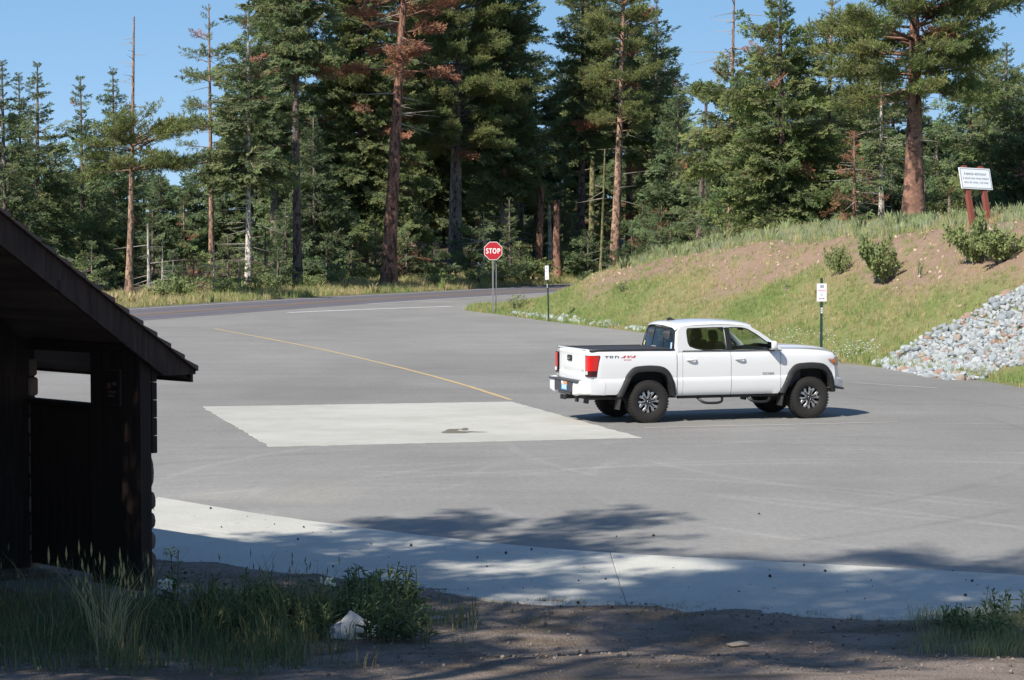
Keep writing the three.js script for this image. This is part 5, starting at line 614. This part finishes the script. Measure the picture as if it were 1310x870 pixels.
// ---------- foreground dirt, litter and weeds ----------
{ const R = rng(5150), M = [], C = [], T = [], TC = [], q = new THREE.Quaternion();
  for (let i = 0; i < 5200; i++) { const d = 16.5 + R() * 6.2, x = -5 + R() * 11; if (!inside(x, d, dirtPoly) || lineDist(x, d, apronNear) < -0.1) continue; const s = 0.008 + 0.03 * Math.pow(R(), 4), v = 0.5 + R() * 0.7; q.setFromEuler(new THREE.Euler(R() * 6, R() * 6, R() * 6)); M.push(new THREE.Matrix4().compose(V(x, height(x, d) + s * 0.2, -d), q, V(s, s, s))); C.push(rgb(0.29 * v, 0.24 * v, 0.20 * v)); }
  tag(inst('gravel', rocks[2], std(0xffffff, 0.95), M, C), 'fine gravel scattered over the brown dirt', 'gravel');
  for (let i = 0; i < 900; i++) { const d = 19 + R() * 9, x = -5 + R() * 10.5; const apr = !inside(x, d, dirtPoly); const y = apr ? (inside(x, d, [...apronFar, ...[...apronNear].reverse()]) ? 0.03 : 0.004) : height(x, d); if (apr && (y < 0.01 ? R() < 0.97 : R() < 0.8)) continue; const s = 0.01 + 0.022 * Math.pow(R(), 3); q.setFromEuler(new THREE.Euler(R(), R() * 6, R())); T.push(new THREE.Matrix4().compose(V(x, y + s * 0.2, -d), q, V(s, s, s))); const v = 0.6 + R() * 0.6; TC.push(rgb(0.09 * v, 0.065 * v, 0.045 * v)); }
  tag(inst('cone_litter', rocks[4], std(0xffffff, 0.95), T, TC), 'dark cone and bark litter strewn over concrete and dirt', 'litter');
  const N = [], NC = []; const needle = box(1, 0.012, 0.03); for (let i = 0; i < 2600; i++) { const d = 17 + R() * 5.5, x = -4.5 + R() * 10; if (!inside(x, d, dirtPoly)) continue; q.setFromEuler(new THREE.Euler((R() - 0.5) * 0.3, R() * 6.28, (R() - 0.5) * 0.3)); const s = 0.05 + R() * 0.09; N.push(new THREE.Matrix4().compose(V(x, height(x, d) + 0.006, -d), q, V(s, s * 1.5, s))); const v = 0.6 + R() * 0.7; NC.push(rgb(0.21 * v, 0.14 * v, 0.08 * v)); }
  tag(inst('needle_litter', needle, std(0xffffff, 0.95), N, NC), 'fallen needles and twigs strewn over the dirt', 'litter');
}
// weed: upright stems with narrow leaves
function weedGeo(seed, stems, h, spread, leafy) { const R = rng(seed), P = [], C = [], I = []; const face = (pts, c) => { const k = P.length / 3; for (const p of pts) { P.push(p.x, p.y, p.z); C.push(...c); } I.push(k, k + 1, k + 2, k, k + 2, k + 3); };
  for (let i = 0; i < stems; i++) { const a = R() * 6.28, r = Math.sqrt(R()) * spread, x = Math.cos(a) * r, z = Math.sin(a) * r, H = h * (0.5 + R() * 0.55), lx = (R() - 0.5) * 0.35 * H, lz = (R() - 0.5) * 0.35 * H; const pos = (t) => V(x + lx * t * t, H * t, z + lz * t * t), v = 0.8 + R() * 0.4;
    for (let k = 0; k < 3; k++) { const p = pos(k / 3), e = pos((k + 1) / 3), w = 0.004; face([p.clone().add(V(-w, 0, w)), p.clone().add(V(w, 0, -w)), e.clone().add(V(w, 0, -w)), e.clone().add(V(-w, 0, w))], [0.16 * v, 0.2 * v, 0.07 * v]); }
    const n = leafy; for (let k = 0; k < n; k++) { const t = 0.12 + 0.88 * k / n, p = pos(t), b = R() * 6.28, L = (0.10 + R() * 0.07) * (1.15 - 0.6 * t), el = 0.3 + R() * 0.8, dv = V(Math.cos(b) * Math.cos(el), Math.sin(el), Math.sin(b) * Math.cos(el)), sd = V(-Math.sin(b), 0, Math.cos(b)).multiplyScalar(L * 0.12), m = p.clone().addScaledVector(dv, L * 0.5), e = p.clone().addScaledVector(dv, L); e.y -= L * 0.25; const g = 0.8 + R() * 0.4; face([p, m.clone().add(sd), e, m.clone().sub(sd)], [0.13 * g, 0.19 * g, 0.06 * g]); } }
  return geoFrom(P, I, null, C); }
{ const R = rng(88); const weed = (label, x, d, stems, h, sp, leafy, seed, group) => { const m = mesh('weed_plant', weedGeo(seed, stems, h, sp, leafy), bladeMat);  m.position.set(x, height(x, d) - 0.02, -d); return tag(m, label, 'weed', group); };
  for (let i = 0; i < 26; i++) { const px = 225 + R() * 300, d = 18.7 + R() * 1.5, x = at(px, d); weed('leafy green weed in the tall patch beside the toilet wall', x, d, 10, 0.28 + R() * 0.24, 0.19, 11, 300 + i, 'leafy weeds beside the toilet building'); }
  weed('bright green leafy weed clump at the end of the weed patch by the dirt', at(505, 20.3), 20.3, 26, 0.42, 0.28, 12, 350); weed('tall green weed clump against the apron joint', at(472, 20.8), 20.8, 20, 0.36, 0.25, 12, 351);
  for (let i = 0; i < 7; i++) { const px = 1232 + R() * 90, d = 18.9 + R() * 1.3, x = at(px, d); weed('green weed in the clump beside the end of the apron', x, d, 7, 0.16 + R() * 0.2, 0.24, 7, 370 + i, 'weeds at the end of the apron'); }
  // tall straw grass clump and white-flowered weeds
  const straw = mesh('straw_grass_clump', tuft(61, 46, 0.70, 0.006, 0.13, 0.75), new THREE.MeshPhysicalMaterial({ color: rgb(0.52, 0.47, 0.25), roughness: 0.9, transmission: 0.3, thickness: 0, vertexColors: true, side: THREE.DoubleSide })); straw.position.set(at(132, 18.3), height(at(132, 18.3), 18.3), -18.3); tag(straw, 'tall straw-coloured seeding grass clump in front of the toilet wall', 'grass');
  const flower = (label, px, d, h, seed) => { const x = at(px, d), T = thing('white_flower', label, 'flower', [x, height(x, d) - 0.02, -d]); mesh('leaves', weedGeo(seed, 5, h, 0.08, 14), bladeMat, T); const L = []; const q = rng(seed); for (let i = 0; i < 40; i++) { const g = new THREE.IcosahedronGeometry(0.011, 0); const a = q() * 6.28, r = 0.06 * Math.sqrt(q()); g.translate(Math.cos(a) * r, h * (0.92 + q() * 0.14), Math.sin(a) * r); L.push(g); } const m = mesh('blossoms', merge(L), std(rgb(0.6, 0.62, 0.5), 0.9), T); m.userData.kind = 'stuff'; };
  flower('white umbel-flowered weed beside the straw grass clump', 208, 18.9, 0.5, 401); flower('taller white-flowered weed close to the toilet wall corner', 216, 20.1, 0.6, 402); flower('white-flowered weed near the pale pointed rock', 418, 18.9, 0.5, 403);
  // wild grass over the near edge
  const M = [[], []], C = [[], []], q = new THREE.Quaternion(); const tall = [tuft(71, 7, 0.42, 0.0035, 0.12, 0.3), tuft(72, 10, 0.17, 0.004, 0.14)];
  for (let i = 0; i < 1500; i++) { const d = 16.4 + 3.9 * Math.sqrt(R()), px = -60 + R() * 660, x = at(px, d); const edge = 560 - (d < 18.6 ? 140 * (18.6 - d) / 2 : 0); if (px > edge + (R() - 0.5) * 120 || (d > 21 && px > 500)) continue; if (fbm(x * 1.8, d * 1.8, 3) < 0.36) continue; if (px > 400 && d < 19.4 && R() < 0.7) continue; const k = R() < 0.22 && px < 420 ? 0 : 1, s = 0.6 + R() * 0.8; q.setFromEuler(new THREE.Euler((R() - 0.5) * 0.35, R() * 6.28, (R() - 0.5) * 0.35)); M[k].push(new THREE.Matrix4().compose(V(x, height(x, d), -d), q, V(s, s, s))); const v = 0.7 + R() * 0.6, y = R() < 0.3; C[k].push(y ? rgb(0.3 * v, 0.26 * v, 0.12 * v) : rgb(0.12 * v, 0.165 * v, 0.06 * v)); }
  for (let i = 0; i < 700; i++) { const d = 18.0 + R() * 2.4, px = 1150 + R() * 200, x = at(px, d); if (R() > sstep(1150, 1280, px)) continue; q.setFromEuler(new THREE.Euler((R() - 0.5) * 0.35, R() * 6.28, (R() - 0.5) * 0.35)); const s = 0.5 + R() * 0.5; M[1].push(new THREE.Matrix4().compose(V(x, height(x, d), -d), q, V(s, s, s))); const v = 0.7 + R() * 0.6; C[1].push(rgb(0.32 * v, 0.32 * v, 0.14 * v)); }
  for (let i = 0; i < 420; i++) { const d = 19.6 + R() * 1.4, px = 520 + R() * 700, x = at(px, d); if (fbm(x * 2.5, d * 2.5, 3) < 0.5) continue; q.setFromEuler(new THREE.Euler(0, R() * 6.28, 0)); const s = 0.15 + R() * 0.25; M[1].push(new THREE.Matrix4().compose(V(x, height(x, d), -d), q, V(s, s, s))); const v = 0.7 + R() * 0.6; C[1].push(rgb(0.2 * v, 0.19 * v, 0.09 * v)); }
  M.forEach((m, i) => tag(inst('wild_grass', tall[i], bladeMat, m, C[i]), ['tall wild grass in front of the toilet building', 'short wild grass at the edge of the dirt'][i], 'grass'));
  // white blossoms along the foot of the bank
  const F = [], R2 = rng(9); for (let i = 0; i < 170; i++) { const p = R2() < 0.6 ? [1066 + R2() * 60, 452 + R2() * 16] : [980 + R2() * 90, 436 + R2() * 16]; const [x, d] = hit(p[0], p[1]); const s = 0.014 + R2() * 0.014; F.push(new THREE.Matrix4().compose(V(x, height(x, d) + 0.2 + R2() * 0.25, -d), q, V(s, s * 0.6, s))); } tag(inst('white_blossoms', new THREE.IcosahedronGeometry(1, 0), std(rgb(0.62, 0.62, 0.58), 0.9), F), 'white wildflower heads along the foot of the bank', 'flowers');
}

scene.traverse((o) => { if (o.isMesh) { o.castShadow = true; o.receiveShadow = true; } });
renderer.render(scene, camera);
